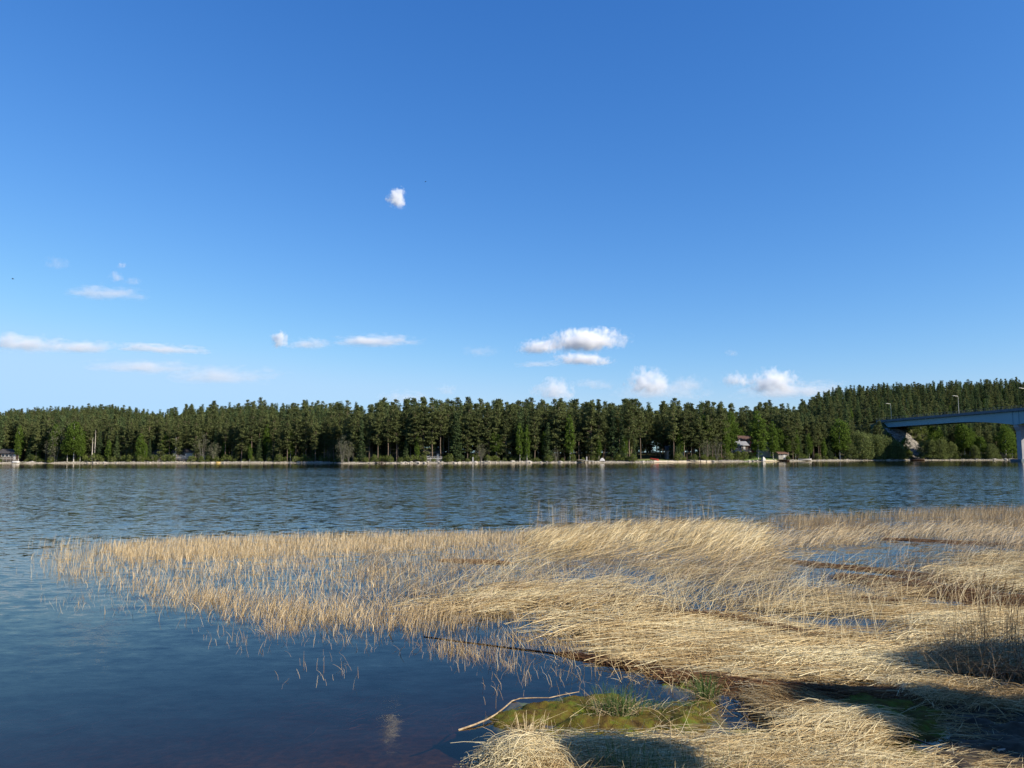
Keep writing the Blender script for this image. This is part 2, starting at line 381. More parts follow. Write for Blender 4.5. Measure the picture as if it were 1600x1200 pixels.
bp = N(n, 'Bump'); bp.inputs['Strength'].default_value = .5; bp.inputs['Distance'].default_value = .05; l.new(nf.outputs['Fac'], bp.inputs['Height']); l.new(bp.outputs[0], b.inputs['Normal'])
o = N(n, 'OutputMaterial'); l.new(b.outputs[0], o.inputs[0])
tag(link('ground', mesh_np('ground', np.stack([X.ravel(), Y.ravel(), Z], -1), Fq, 4, m, smooth=True)), kind='structure')

# ------------------------------------------------------------------ the lake: a body of brown humic water with a rippled surface
m, n, l = new_mat('lake_water')
geo = N(n, 'NewGeometry'); sx = N(n, 'SeparateXYZ'); l.new(geo.outputs['Position'], sx.inputs[0])
def wave(sxy, detail, dist=0, w=0.0):
    mp = N(n, 'Mapping'); mp.inputs['Scale'].default_value = (*sxy, 1); mp.inputs['Rotation'].default_value = (0, 0, w)
    l.new(geo.outputs['Position'], mp.inputs[0])
    t = N(n, 'TexNoise'); t.inputs['Scale'].default_value = 1; t.inputs['Detail'].default_value = detail; t.inputs['Distortion'].default_value = dist
    l.new(mp.outputs[0], t.inputs['Vector'])
    v = N(n, 'VectorMath', operation='SUBTRACT'); l.new(t.outputs['Color'], v.inputs[0]); v.inputs[1].default_value = (.5, .5, .5)
    return v
def mulv(v, val=None, sock=None):
    q = N(n, 'VectorMath', operation='SCALE'); l.new(v.outputs[0], q.inputs[0])
    if sock is not None: l.new(sock, q.inputs['Scale'])
    else: q.inputs['Scale'].default_value = val
    return q
def addv(a, b_):
    q = N(n, 'VectorMath', operation='ADD'); l.new(a.outputs[0], q.inputs[0]); l.new(b_.outputs[0], q.inputs[1]); return q
wa = wave((1.7, 3.6), 4, .4, .12); wb = wave((6.0, 13.0), 3, .3, -.15); wc = wave((.10, .35), 2, 0, .2)
fine = addv(mulv(wa, .85), mulv(wb, .55)); both = addv(fine, mulv(wc, .12))
# how rough the surface is: calm by the near reeds, ruffled in mid-lake, sheltered under the far trees
yc = N(n, 'MapRange'); yc.inputs['From Min'].default_value = 9; yc.inputs['From Max'].default_value = 45; yc.inputs['To Min'].default_value = .05; yc.inputs['To Max'].default_value = .74; l.new(sx.outputs['Y'], yc.inputs['Value'])
pt = N(n, 'TexNoise'); pt.inputs['Scale'].default_value = 1; pt.inputs['Detail'].default_value = 2
mp = N(n, 'Mapping'); mp.inputs['Scale'].default_value = (.012, .05, 1); l.new(geo.outputs['Position'], mp.inputs[0]); l.new(mp.outputs[0], pt.inputs['Vector'])
ptr = N(n, 'MapRange'); ptr.inputs['From Min'].default_value = .35; ptr.inputs['From Max'].default_value = .65; ptr.inputs['To Min'].default_value = .7; ptr.inputs['To Max'].default_value = 1.15; l.new(pt.outputs['Fac'], ptr.inputs['Value'])
# shelter grows from about 150 m out to the far shore
sadd = N(n, 'Math', operation='MULTIPLY_ADD'); l.new(pt.outputs['Fac'], sadd.inputs[0]); sadd.inputs[1].default_value = 60; l.new(sx.outputs['Y'], sadd.inputs[2])
sh = N(n, 'MapRange'); sh.inputs['From Min'].default_value = 185; sh.inputs['From Max'].default_value = 220; sh.inputs['To Min'].default_value = 1; sh.inputs['To Max'].default_value = .07; l.new(sadd.outputs[0], sh.inputs['Value'])
am = N(n, 'Math', operation='MULTIPLY'); l.new(yc.outputs[0], am.inputs[0]); l.new(ptr.outputs[0], am.inputs[1])
am2 = N(n, 'Math', operation='MULTIPLY'); l.new(am.outputs[0], am2.inputs[0]); l.new(sh.outputs[0], am2.inputs[1])
slope = mulv(both, sock=am2.outputs[0])
ml = N(n, 'VectorMath', operation='MULTIPLY'); l.new(slope.outputs[0], ml.inputs[0]); ml.inputs[1].default_value = (1.0, 1, 0)
nn = N(n, 'VectorMath', operation='ADD'); l.new(ml.outputs[0], nn.inputs[0]); nn.inputs[1].default_value = (0, 0, 1)
no = N(n, 'VectorMath', operation='NORMALIZE'); l.new(nn.outputs[0], no.inputs[0])
fr = N(n, 'Fresnel'); ib = N(n, 'Math', operation='MULTIPLY_ADD'); l.new(geo.outputs['Backfacing'], ib.inputs[0]); ib.inputs[1].default_value = 1/1.33-1.33; ib.inputs[2].default_value = 1.33; l.new(ib.outputs[0], fr.inputs['IOR']); l.new(no.outputs[0], fr.inputs['Normal'])
gl = N(n, 'BsdfGlossy'); gl.inputs['Roughness'].default_value = .055; gl.inputs['Color'].default_value = (1, .95, .85, 1); l.new(no.outputs[0], gl.inputs['Normal'])
tr = N(n, 'BsdfTransparent'); mxs = N(n, 'MixShader'); l.new(fr.outputs[0], mxs.inputs[0]); l.new(tr.outputs[0], mxs.inputs[1]); l.new(gl.outputs[0], mxs.inputs[2])
vo = N(n, 'VolumeAbsorption'); vo.inputs['Color'].default_value = (.80, .70, .40, 1); vo.inputs['Density'].default_value = 4.6
o = N(n, 'OutputMaterial'); l.new(mxs.outputs[0], o.inputs['Surface']); l.new(vo.outputs[0], o.inputs['Volume'])
WM = MB().box(-3500, 3500, -60, 3500, -5, 0)
tag(WM.build('lake_water', m), kind='structure')

# ------------------------------------------------------------------ clouds: bodies of white droplets kilometres away
def heap_mat(i, dens, asp, heap):
    m, n, l = new_mat('cloud_heap'); tc = N(n, 'TexCoord'); sx = N(n, 'SeparateXYZ'); l.new(tc.outputs['Object'], sx.inputs[0])
    ln = N(n, 'VectorMath', operation='LENGTH'); l.new(tc.outputs['Object'], ln.inputs[0])
    mp = N(n, 'Mapping'); mp.inputs['Scale'].default_value = (asp, asp, 1); l.new(tc.outputs['Object'], mp.inputs[0])
    nz = N(n, 'TexNoise'); nz.inputs['Scale'].default_value = 1.7 if heap else 1.3; nz.inputs['Detail'].default_value = 7; nz.inputs['Roughness'].default_value = .66
    nz.noise_dimensions = '4D'; nz.inputs['W'].default_value = i*3.7; l.new(mp.outputs[0], nz.inputs['Vector'])
    a = N(n, 'Math', operation='MULTIPLY_ADD'); l.new(nz.outputs['Fac'], a.inputs[0]); a.inputs[1].default_value = 3.6; a.inputs[2].default_value = -1.1
    s_ = N(n, 'Math', operation='SUBTRACT'); l.new(a.outputs[0], s_.inputs[0]); l.new(ln.outputs['Value'], s_.inputs[1])
    fl = N(n, 'MapRange'); fl.inputs['From Min'].default_value = -.75; fl.inputs['From Max'].default_value = -.35; l.new(sx.outputs['Z'], fl.inputs['Value'])
    r = N(n, 'MapRange'); r.inputs['From Max'].default_value = .5 if heap else .9; r.inputs['To Max'].default_value = dens; l.new(s_.outputs[0], r.inputs['Value'])
    q_ = N(n, 'Math', operation='MULTIPLY'); l.new(r.outputs[0], q_.inputs[0]); l.new(fl.outputs[0], q_.inputs[1])
    v = N(n, 'VolumeScatter'); v.inputs['Color'].default_value = (1, 1, 1, 1); l.new(q_.outputs[0], v.inputs['Density'])
    o = N(n, 'OutputMaterial'); l.new(v.outputs[0], o.inputs['Volume']); return m
# px, py, half width, half height (photo pixels), optical depth, kind words
CL = [(620, 311, 15, 17, 3.6, 'small bright white puff of cloud high in the open blue sky'),
      (88, 412, 18, 10, .5, 'faint little cloud at the upper left of the sky'),
      (190, 415, 6, 6, 1., 'tiny white wisp above the faint cloud bank at upper left'),
      (181, 434, 9, 8, .9, 'small wisp just above the long faint cloud at upper left'),
      (207, 440, 13, 6, .45, 'faint scrap of cloud right of the small wisp at upper left'),
      (165, 458, 56, 11, .55, 'long faint flat cloud at upper left under the wisps'),
      (38, 538, 62, 14, 1.2, 'long white cloud at the left edge low over the hill'),
      (130, 543, 52, 9, .8, 'thin white cloud tail right of the long cloud at the left edge'),
      (250, 545, 60, 7, .9, 'thin flat white streak of cloud above the left forest'),
      (437, 532, 14, 14, 2.6, 'small round white cloud above the left half of the forest'),
      (482, 538, 30, 9, .9, 'flat pale cloud right of the small round cloud'),
      (585, 533, 60, 9, 1., 'flat white lens of cloud above the forest left of centre'),
      (225, 574, 75, 11, .45, 'long faint veil of cloud low above the left forest'),
      (350, 587, 78, 14, .55, 'lower right part of the faint veil above the left forest'),
      (845, 543, 34, 12, 2.5, 'small white cloud at the left of the bright pair'),
      (918, 533, 60, 18, 4.5, 'brightest white heap of cloud right of centre'),
      (910, 562, 44, 10, 1.8, 'flat white cloud right below the brightest heap'),
      (846, 569, 34, 5, .4, 'faint streak at the lower left of the bright heap'),
      (750, 550, 28, 9, .3, 'very faint scrap of cloud left of the bright heap'),
      (1143, 552, 9, 6, .5, 'tiny faint cloud alone at the right of the sky'),
      (868, 611, 34, 18, 1.8, 'pinkish white cloud top rising over the middle treetops'),
      (1012, 598, 36, 22, 3.0, 'bright pinkish heap of cloud over the treetops right of centre'),
      (1035, 612, 60, 14, .8, 'pale broad cloud base behind the pinkish heap'),
      (1150, 595, 24, 13, 1.6, 'small white heap at the left of the cloud beside the right hill'),
      (1208, 598, 42, 20, 2.8, 'bright heap of cloud just left of the right hill'),
      (1240, 611, 75, 13, .8, 'pale low cloud bank running into the right hill'),
      (1075, 600, 30, 12, .7, 'pale round cloud shoulder right of the pinkish heap'),
      (698, 609, 15, 10, .6, 'faint round cloud top over the trees left of centre'),
      (630, 622, 34, 11, .55, 'pale low cloud peeping over the trees left of centre'),
      (930, 601, 30, 8, .4, 'faint flat cloud between the pinkish cloud tops')]
import bmesh
def vn3(x, y, z, s_): return (vn(x+z*.7, y-z*.5, s_)+vn(y+x*.3, z+x*.6, s_+3)+vn(z-y*.4, x+y*.2, s_+5))/3
bm = bmesh.new(); bmesh.ops.create_icosphere(bm, subdivisions=4, radius=1.0)
ICO = np.array([v.co[:] for v in bm.verts]); ICF = np.array([[v.index for v in f.verts] for f in bm.faces]); bm.free()
for q, (px, py, hw, hh, od, lab) in enumerate(CL):
    D_ = 1500/((709-py)/F + .02) if py < 500 else 11000 + (py-530)*60
    gq = np.random.default_rng(500+q)
    c = at_y(px, py, D_); w_, h_ = hw*D_/F, hh*D_/F; heap = od > 1.4
    sy = max(h_, w_*.6)
    ob = link('cloud', mesh_np('cloud', ICO*1.05, ICF, 3, heap_mat(q, (od*.75 if heap else od*.75)/h_, min(w_/h_, 3.5 if heap else 2.2), heap)), loc=c)
    ob.scale = (w_*(1.22 if heap else 1.4), sy, h_*(1.3 if heap else 1.4)); ob.rotation_euler = (0, gq.normal(0, .05) if heap else gq.normal(0, .03), 0)
    tag(ob, lab, 'cloud', 'clouds in the blue sky')

# ------------------------------------------------------------------ forest on the far shore
G = np.random.default_rng(77)
def hfun(px): return np.interp(px, [-1500, 0, 250, 480, 560, 660, 1190, 1260, 1330, 2600], [16, 16.2, 16, 16.4, 18, 20, 19.8, 17.2, 15, 15])
def clear(px, t):
    """places kept free of forest trees: gardens, lawns, the beach, the bridge slope"""
    c = (px > 1140) & (px < 1212) & (t < 26)
    c |= (px > 1000) & (px < 1045) & (t < 15)
    c |= (px > 8) & (px < 40) & (t < 10)
    c |= (px > 284) & (px < 299) & (t < 9)
    c |= (px > 1210) & (px < 1226) & (t < 8)
    return c
ZN = [(50, 'by the dark cottage at far left'), (80, 'between the dark cottage and the grey leafless tree'), (140, 'behind the bright green birch clump on the left shore'),
      (200, 'right of the two pale dead trunks on the left shore'), (250, 'round the narrow yellow green birch, left shore'), (305, 'by the white cottage on the left shore'),
      (360, 'behind the yellow boat on the left shore'), (430, 'left of the cleared bank before the point'), (535, 'over the cleared bank just left of the point'), (600, 'on the low left tip of the stony point'),
      (700, 'round the dark hut on the stony point'), (790, 'on the right half of the stony point'), (850, 'by the pair of slim pale birches'), (925, 'behind the stony beach and its jetty'),
      (1000, 'behind the grey tarpaulin at centre right'), (1060, 'behind the red upturned boat'), (1125, 'over the long pale jetty'), (1180, 'round the white terrace cottage'), (1245, 'by the lawn and the flagpole'),
      (1300, 'between the moored white boat and the big bright birch'), (1420, 'behind the willow thicket left of the bridge'), (1510, 'under the middle of the bridge span'), (9999, 'by the bridge pier')]
def zone(px):
    for lim, t in ZN:
        if px < lim: return t
cand = []
# poisson-like scatter over a shore belt
def scatter(px0, px1, t0, t1, spacing, tries, seed):
    g = np.random.default_rng(seed); out = []; grid = {}
    for _ in range(tries):
        px = g.uniform(px0, px1); t = g.uniform(t0, t1)
        Dd = float(np.interp(px, _pxs, _D)); y = Dd+t; x = (px-CX)/F*y
        k = (int(x//spacing), int(y//spacing)); ok = True
        for i in (-1, 0, 1):
            for j in (-1, 0, 1):
                for (a, b_) in grid.get((k[0]+i, k[1]+j), ()):
                    if (a-x)**2+(b_-y)**2 < spacing**2: ok = False
        if ok: grid.setdefault(k, []).append((x, y)); out.append((px, t, x, y))
    return out
front = scatter(-25, 1625, 4.5, 15, 2.6, 11000, 5)
front = [f for f in front if not clear(np.array([f[0]]), np.array([f[1]]))[0]]
def in_slope(x, y):
    a_, b_ = x-ABC[0], y-ABC[1]; s_ = -(a_*U[0]+b_*U[1]); q_ = a_*Vt[0]+b_*Vt[1]
    return ((s_ < 14) & (s_ > -32) & (q_ > -17) & (q_ < 8)) | ((s_ >= 6) & (np.abs(q_) < 7.5)) | ((s_ < 3) & (s_ > -80) & (np.abs(q_) < 7) & (y > 270) & (s_ > -30))
def emb_near(x, y): return bool(in_slope(x, y))
front = [f for f in front if not emb_near(f[2], f[3]) and not (1300 < f[0] < 1620 and f[1] < 9)]
front.sort(key=lambda f: f[1])
npine = nspr = 0; rest = []
for (px, t, x, y) in front:
    z = gz(x, y) - .15; h = hfun(px)*G.uniform(.76, 1.08)
    u = G.random()
    pspr = .30 if px < 560 else (.22 if px < 1000 else .25)
    if u < pspr and nspr < 120:
        nspr += 1
        plant(SPRUCES[nspr % 3], 'spruce_tree', x, y, z, h*G.uniform(.35, .95), G.uniform(0, 6.28), ('short dark spruce ' if h*1.0 < 14 else 'tall dark spruce ') + zone(px), 'spruce', 'spruces along the far shore', G.uniform(.9, 1.25))
    elif npine < 298:
        npine += 1
        look = ('full crowned pine ', 'bare trunked pine ', 'broad low branched pine ', 'wide crowned pine ', 'high crowned pine ', 'slim low branched pine ')[(npine % 6)]
        plant(PINES[npine % 6], 'pine_tree', x, y, z, h, G.uniform(0, 6.28), look + zone(px), 'pine', 'pines along the far shore', G.uniform(.75, 1.05))
    else: rest.append((x, y, h))
# the wood behind, too many to count: one object
pts = []
g = np.random.default_rng(9)
n1 = scatter(-350, 2000, 17, 75, 4.3, 14000, 21)
pts += [(x, y, float(hfun(px))) for (px, t, x, y) in n1]
pts += [(x, y, float(hfun(px))*.95) for (px, t, x, y) in scatter(-400, 640, 75, 400, 6.0, 14000, 22)]
pts += [(x, y, float(hfun(px))*.98) for (px, t, x, y) in scatter(1180, 2100, 75, 290, 5.2, 14000, 23)]
pts += [(x, y, float(hfun(px))) for (px, t, x, y) in scatter(640, 1180, 75, 110, 6, 2500, 24)]
pts += [(x, y, float(hfun(px))) for (px, t, x, y) in scatter(-500, -30, 4, 17, 4, 900, 25)]
pts += [(x, y, float(hfun(px))) for (px, t, x, y) in scatter(1640, 2100, 4, 17, 4, 900, 26)]
pts += rest
P = np.array(pts)
P = P[~clear(pxof(P[:, 0], P[:, 1]), P[:, 1]-shoreD(P[:, 0], P[:, 1]))]
P = P[~in_slope(P[:, 0], P[:, 1])]
gg = ground_z(P[:, 0], P[:, 1]) - .2
nP = len(P); sc_ = P[:, 2]/20*g.uniform(.8, 1.08, nP) * np.where(g.random(nP) < .03, 1.12, 1)
kindi = g.integers(0, 6, nP); r_ = g.random(nP); pxp = pxof(P[:, 0], P[:, 1])
spr = np.where(pxp > 1250, .45, np.where(pxp < 560, .4, .18)); kindi = np.where(r_ < spr, 6 + g.integers(0, 3, nP), kindi)
kindi = np.where(r_ > np.where(pxp > 1080, .90, .94), 9, kindi)
me = bpy.data.meshes.new('forest'); me.from_pydata([tuple(v) for v in np.stack([P[:, 0], P[:, 1], gg], -1)], [], [])
for nm, val, ty in (('scl', sc_, 'FLOAT'), ('rot', g.uniform(0, 6.28, nP), 'FLOAT'), ('kind_index', kindi.astype(np.int32), 'INT')):
    a = me.attributes.new(nm, ty, 'POINT'); a.data.foreach_set('value', val.astype(np.float32) if ty == 'FLOAT' else val)
fo = link('forest', me); tag(fo, 'mass of pines and spruces filling the far shore and the hills behind', 'forest', kind='stuff')
gn = bpy.data.node_groups.new('forest_nodes', 'GeometryNodeTree')
gn.interface.new_socket('Geometry', in_out='INPUT', socket_type='NodeSocketGeometry'); gn.interface.new_socket('Geometry', in_out='OUTPUT', socket_type='NodeSocketGeometry')
gi = gn.nodes.new('NodeGroupInput'); go = gn.nodes.new('NodeGroupOutput')
# each kind's meshes are read from trees that already stand on the shore
src = {}
for ob in list(C.objects):
    if ob.type == 'MESH' and ob.parent and ob.name.split('.')[0] in ('trunk', 'crown'): src.setdefault(ob.data.name, ob)
bk = plant(BIRCHES[1], 'birch_tree', (88-800)/F*279, 279, gz((88-800)/F*279, 279)-.1, 13.5, 1., 'taller of two bright green birches by the left shore', 'birch', 'birches along the far shore', 1.1)
src.setdefault(BIRCHES[1][0][0][1].name, bk.children[0]); src.setdefault(BIRCHES[1][0][1][1].name, bk.children[1])
gt = gn.nodes.new('GeometryNodeGeometryToInstance')
for kd in ([BIRCHES[1]] + SPRUCES[::-1] + PINES[::-1]):                       # links to a multi-input stack up in reverse
    jn = gn.nodes.new('GeometryNodeJoinGeometry')
    for pn, dm in kd[0]:
        oi = gn.nodes.new('GeometryNodeObjectInfo'); oi.transform_space = 'ORIGINAL'; oi.inputs['Object'].default_value = src[dm.name]
        gn.links.new(oi.outputs['Geometry'], jn.inputs[0])
    tf = gn.nodes.new('GeometryNodeTransform'); s = 20/kd[1] if kd[1] > 13 else 12/kd[1]
    tf.inputs['Scale'].default_value = (s, s, s); gn.links.new(jn.outputs[0], tf.inputs[0])
    ti = gn.nodes.new('GeometryNodeGeometryToInstance'); gn.links.new(tf.outputs[0], ti.inputs[0])
    gn.links.new(ti.outputs[0], gt.inputs[0]) if False else None
    kd_out = ti
    if 'jall' not in globals(): jall = gn.nodes.new('GeometryNodeJoinGeometry')
    gn.links.new(ti.outputs[0], jall.inputs[0])
gn.nodes.remove(gt)
ip = gn.nodes.new('GeometryNodeInstanceOnPoints'); gn.links.new(gi.outputs[0], ip.inputs['Points']); gn.links.new(jall.outputs[0], ip.inputs['Instance'])
ip.inputs['Pick Instance'].default_value = True
def nattr(nm, ty):
    q = gn.nodes.new('GeometryNodeInputNamedAttribute'); q.data_type = ty; q.inputs['Name'].default_value = nm; return q
gn.links.new(nattr('kind_index', 'INT').outputs['Attribute'], ip.inputs['Instance Index'])
cx = gn.nodes.new('ShaderNodeCombineXYZ'); gn.links.new(nattr('rot', 'FLOAT').outputs['Attribute'], cx.inputs[2])
er = gn.nodes.new('FunctionNodeEulerToRotation'); gn.links.new(cx.outputs[0], er.inputs[0]); gn.links.new(er.outputs[0], ip.inputs['Rotation'])
gn.links.new(nattr('scl', 'FLOAT').outputs['Attribute'], ip.inputs['Scale'])
gn.links.new(ip.outputs[0], go.inputs[0])
md = fo.modifiers.new('scatter', 'NODES'); md.node_group = gn

def put(kind, name, px, t, h, label, cat, group, wide=1.0):
    Dd = float(np.interp(px, _pxs, _D)); y = Dd+t; x = (px-CX)/F*y
    return plant(kind, name, x, y, gz(x, y)-.12, h, G.uniform(0, 6.28), label, cat, group, wide)
BG = 'birches along the far shore'
for (px, t, h, k, wd, lab) in [
    (118, 3.5, 14.5, 0, 1.15, 'broad bright green birch right of the grey leafless tree on the left shore'),
    (108, 3.0, 9.5, 2, 1.0, 'short bright birch in the left birch clump'),
    (128, 4, 10.5, 1, 1.0, 'slim bright birch at the right of the left birch clump'),
    (32, 6, 13, 1, .8, 'light green birch behind the dark cottage at far left'),
    (221, 3.5, 10, 1, 1.0, 'narrow yellow green birch between dark pines, left shore'),
    (228, 3.5, 7, 0, .8, 'small green birch beside the narrow yellow green one'),
    (392, 3, 6, 1, .9, 'small fresh green birch at the shore right of the left cottages'),
    (418, 9, 13, 1, .7, 'slender green birch with pale trunk left of the point'),
    (812, 3, 12.5, 1, .75, 'slim birch with a pale trunk, left one of a pair in the tall stand'),
    (823, 3, 12, 1, .7, 'slim birch with a pale trunk, right one of a pair in the tall stand'),
    (890, 3, 15.5, 1, .7, 'tall slim birch above the stony beach'),
    (1098, 8, 16, 0, 1.0, 'tall fresh green birch above the jetty at the sandy beach'),
    (1112, 9, 13, 1, 1.1, 'fresh green birch right of the sandy beach'),
    (1131, 5, 14, 1, 1.0, 'light green birch left of the white terrace'),
    (1142, 12, 17, 0, .8, 'tall green birch behind the white terrace'),
    (1183, 5, 17.5, 1, 1.2, 'tall birch with a leaning white trunk on the lawn'),
    (1206, 7, 14, 1, .9, 'birch with a pale trunk at the right of the lawn'),
    (1215, 8, 12, 0, .9, 'green birch behind the grey hut on the shore'),
    (1241, 6, 12, 1, .8, 'green birch with a short pale trunk beside the docked boats'),
    (1310, 5, 16, 0, 1.25, 'big bright green birch left of the willow thicket'),
    (1303, 8, 12, 1, 1.0, 'green birch left of the big bright one by the willows'),
    (1456, 9, 13, 0, .9, 'green birch under the bridge girder'),
    (1504, 6, 15, 0, 1.15, 'broad green birch below the middle of the bridge'),
    (1512, 9, 12, 2, 1.1, 'round green birch right of the broad one below the bridge'),
    (1530, 5, 9.5, 2, 1.1, 'low green birch below the bridge near the pier'),
    (1568, 4.5, 14, 0, 1.15, 'bright green birch just left of the bridge pier'),
    (1578, 8, 12, 1, 1.0, 'slim green birch half behind the bridge pier')]:
    put(BIRCHES[k], 'birch_tree', px, t, h, lab, 'birch', BG, wd)
for i, px in enumerate([60, 172, 262, 352, 455, 560, 652, 712, 775, 850, 935, 975, 1062, 1158, 1228, 1262, 1285, 1412]):
    if not clear(np.array([px]), np.array([6.]))[0]: put(BIRCHES[i % 3], 'birch_tree', px, G.uniform(4, 8), G.uniform(7, 12.5), 'light green birch ' + zone(px), 'birch', BG, G.uniform(.65, .95))
WG = 'willows on the shore by the bridge'
for (px, t, h, k, wd, lab) in [
    (1341, 4.5, 11.0, 0, 1.0, 'big round grey green willow, leftmost of the thicket left of the bridge'),
    (1356, 5.5, 10, 1, 1.0, 'grey green willow in the middle of the thicket left of the bridge'),
    (1369, 4, 9.5, 0, .9, 'round willow in the right half of the thicket left of the bridge'),
    (1381, 4.5, 9.2, 1, .9, 'willow beside the foot of the stony bridge slope'),
    (1395, 4.0, 7.6, 2, .85, 'lighter willow touching the shaded bridge slope'),
    (1405, 3.2, 5.8, 1, .8, 'lowest willow next to the stony bridge slope'),
    (1326, 3.5, 6.5, 2, .9, 'low willow at the left end of the thicket'),
    (1452, 4, 7.6, 1, 1.0, 'light green willow right of the stony bridge slope'),
    (1468, 4, 8.0, 0, .85, 'round light green willow under the girder'),
    (1483, 4.5, 6.8, 2, .9, 'small light willow right of the round one under the girder'),
    (1438, 5, 7, 2, .75, 'dark willow at the right foot of the stony bridge slope'),
    (1520, 3.2, 5.4, 1, .9, 'low grey green willow at the water below the bridge'),
    (1546, 3.2, 6, 0, .9, 'low willow between the birches below the bridge')]:
    put(WILLOWS[k], 'willow_bush', px, t, h, lab, 'willow', WG, wd)
for (px, t, h, k, lab) in [(90, 3.5, 12.5, 0, 'pale grey leafless tree left of the bright birches'), (84, 3, 7, 1, 'low grey leafless tree at the water, left shore'),
    (536, 3, 9, 1, 'grey budding tree at the tip of the point'), (545, 3.5, 7, 0, 'low grey budding tree on the point'), (516, 4, 5, 1, 'grey brush heap tree on the cleared bank left of the point'),
    (1118, 3, 8.5, 1, 'grey budding tree right of the jetty'), (1103, 3.4, 7.5, 0, 'grey budding tree above the jetty'), (336, 4, 7, 0, 'grey green budding tree right of the white cottage'), (318, 5, 10, 1, 'tall budding tree right of the white cottage'),
    (752, 3.2, 6, 0, 'grey budding tree among the tall pines of the point'), (868, 3.4, 5, 1, 'low budding tree over the stony beach')]:
    put(BARES[k], 'budding_tree', px, t, h, lab, 'tree', 'budding grey trees along the far shore')
k = 0
for px in list(np.arange(4, 1600, 13.5)):
    px = px + G.uniform(-4, 4); t = G.uniform(2.4, 5.0)
    if clear(np.array([px]), np.array([t]))[0] or 1408 < px < 1432: continue
    put(SHRUBS[k % 2], 'shrub', px, t, G.uniform(1.1, 2.9), 'low shrub at the waterside ' + zone(px), 'shrub', 'low shrubs at the far waterside', G.uniform(.8, 1.4)); k += 1
for (px, t, h, k, lab) in [(1138, 7, 3.2, 0, 'green shrub in front of the white terrace'), (1150, 6, 3.0, 1, 'round shrub below the white terrace steps'), (1160, 7, 3.4, 0, 'shrub at the left edge of the lawn'), (1170, 9, 2.4, 1, 'small shrub under the brown roofed cottage')]:
    put(SHRUBS[k], 'shrub', px, t, h, lab, 'shrub', 'shrubs round the lawn')
for i in range(60):
    px = G.uniform(5, 1300); t = G.uniform(5, 11)
    if clear(np.array([px]), np.array([t]))[0]: continue
    put(SPRUCES[i % 3], 'young_spruce', px, t, G.uniform(2.5, 6.5), 'young low spruce ' + zone(px), 'spruce', 'young spruces under the far forest', 1.25)
# dead trunks
for (px, t, h, lab) in [(146, 4.5, 8.6, 'pale dead trunk, thicker of the two bare stems on the left shore'), (150, 5, 11.5, 'thin pale bare stem beside the thicker dead trunk'), (276, 5.0, 9.0, 'pale bare trunk standing by the white cottage')]:
    y = float(np.interp(px, _pxs, _D))+t; x = (px-CX)/F*y; r = empty('dead_tree', (x, y, gz(x, y)-.1)); mb = MB()
    mb.tube([(0, 0, 0), (.08, 0, h*.5), (.02, .05, h)], [.2, .15, .04], 6).build('trunk', M['dead_wood'], r)
    mb = MB()
    for j in range(5): a_ = j*2.3; z_ = h*(.45+.11*j); mb.tube([(.05, 0, z_), (math.cos(a_)*.7, math.sin(a_)*.7, z_+.25)], [.03, .01], 3)
    mb.build('branch_stubs', M['dead_wood'], r); tag(r, lab, 'dead tree', 'dead trunks on the far shore')

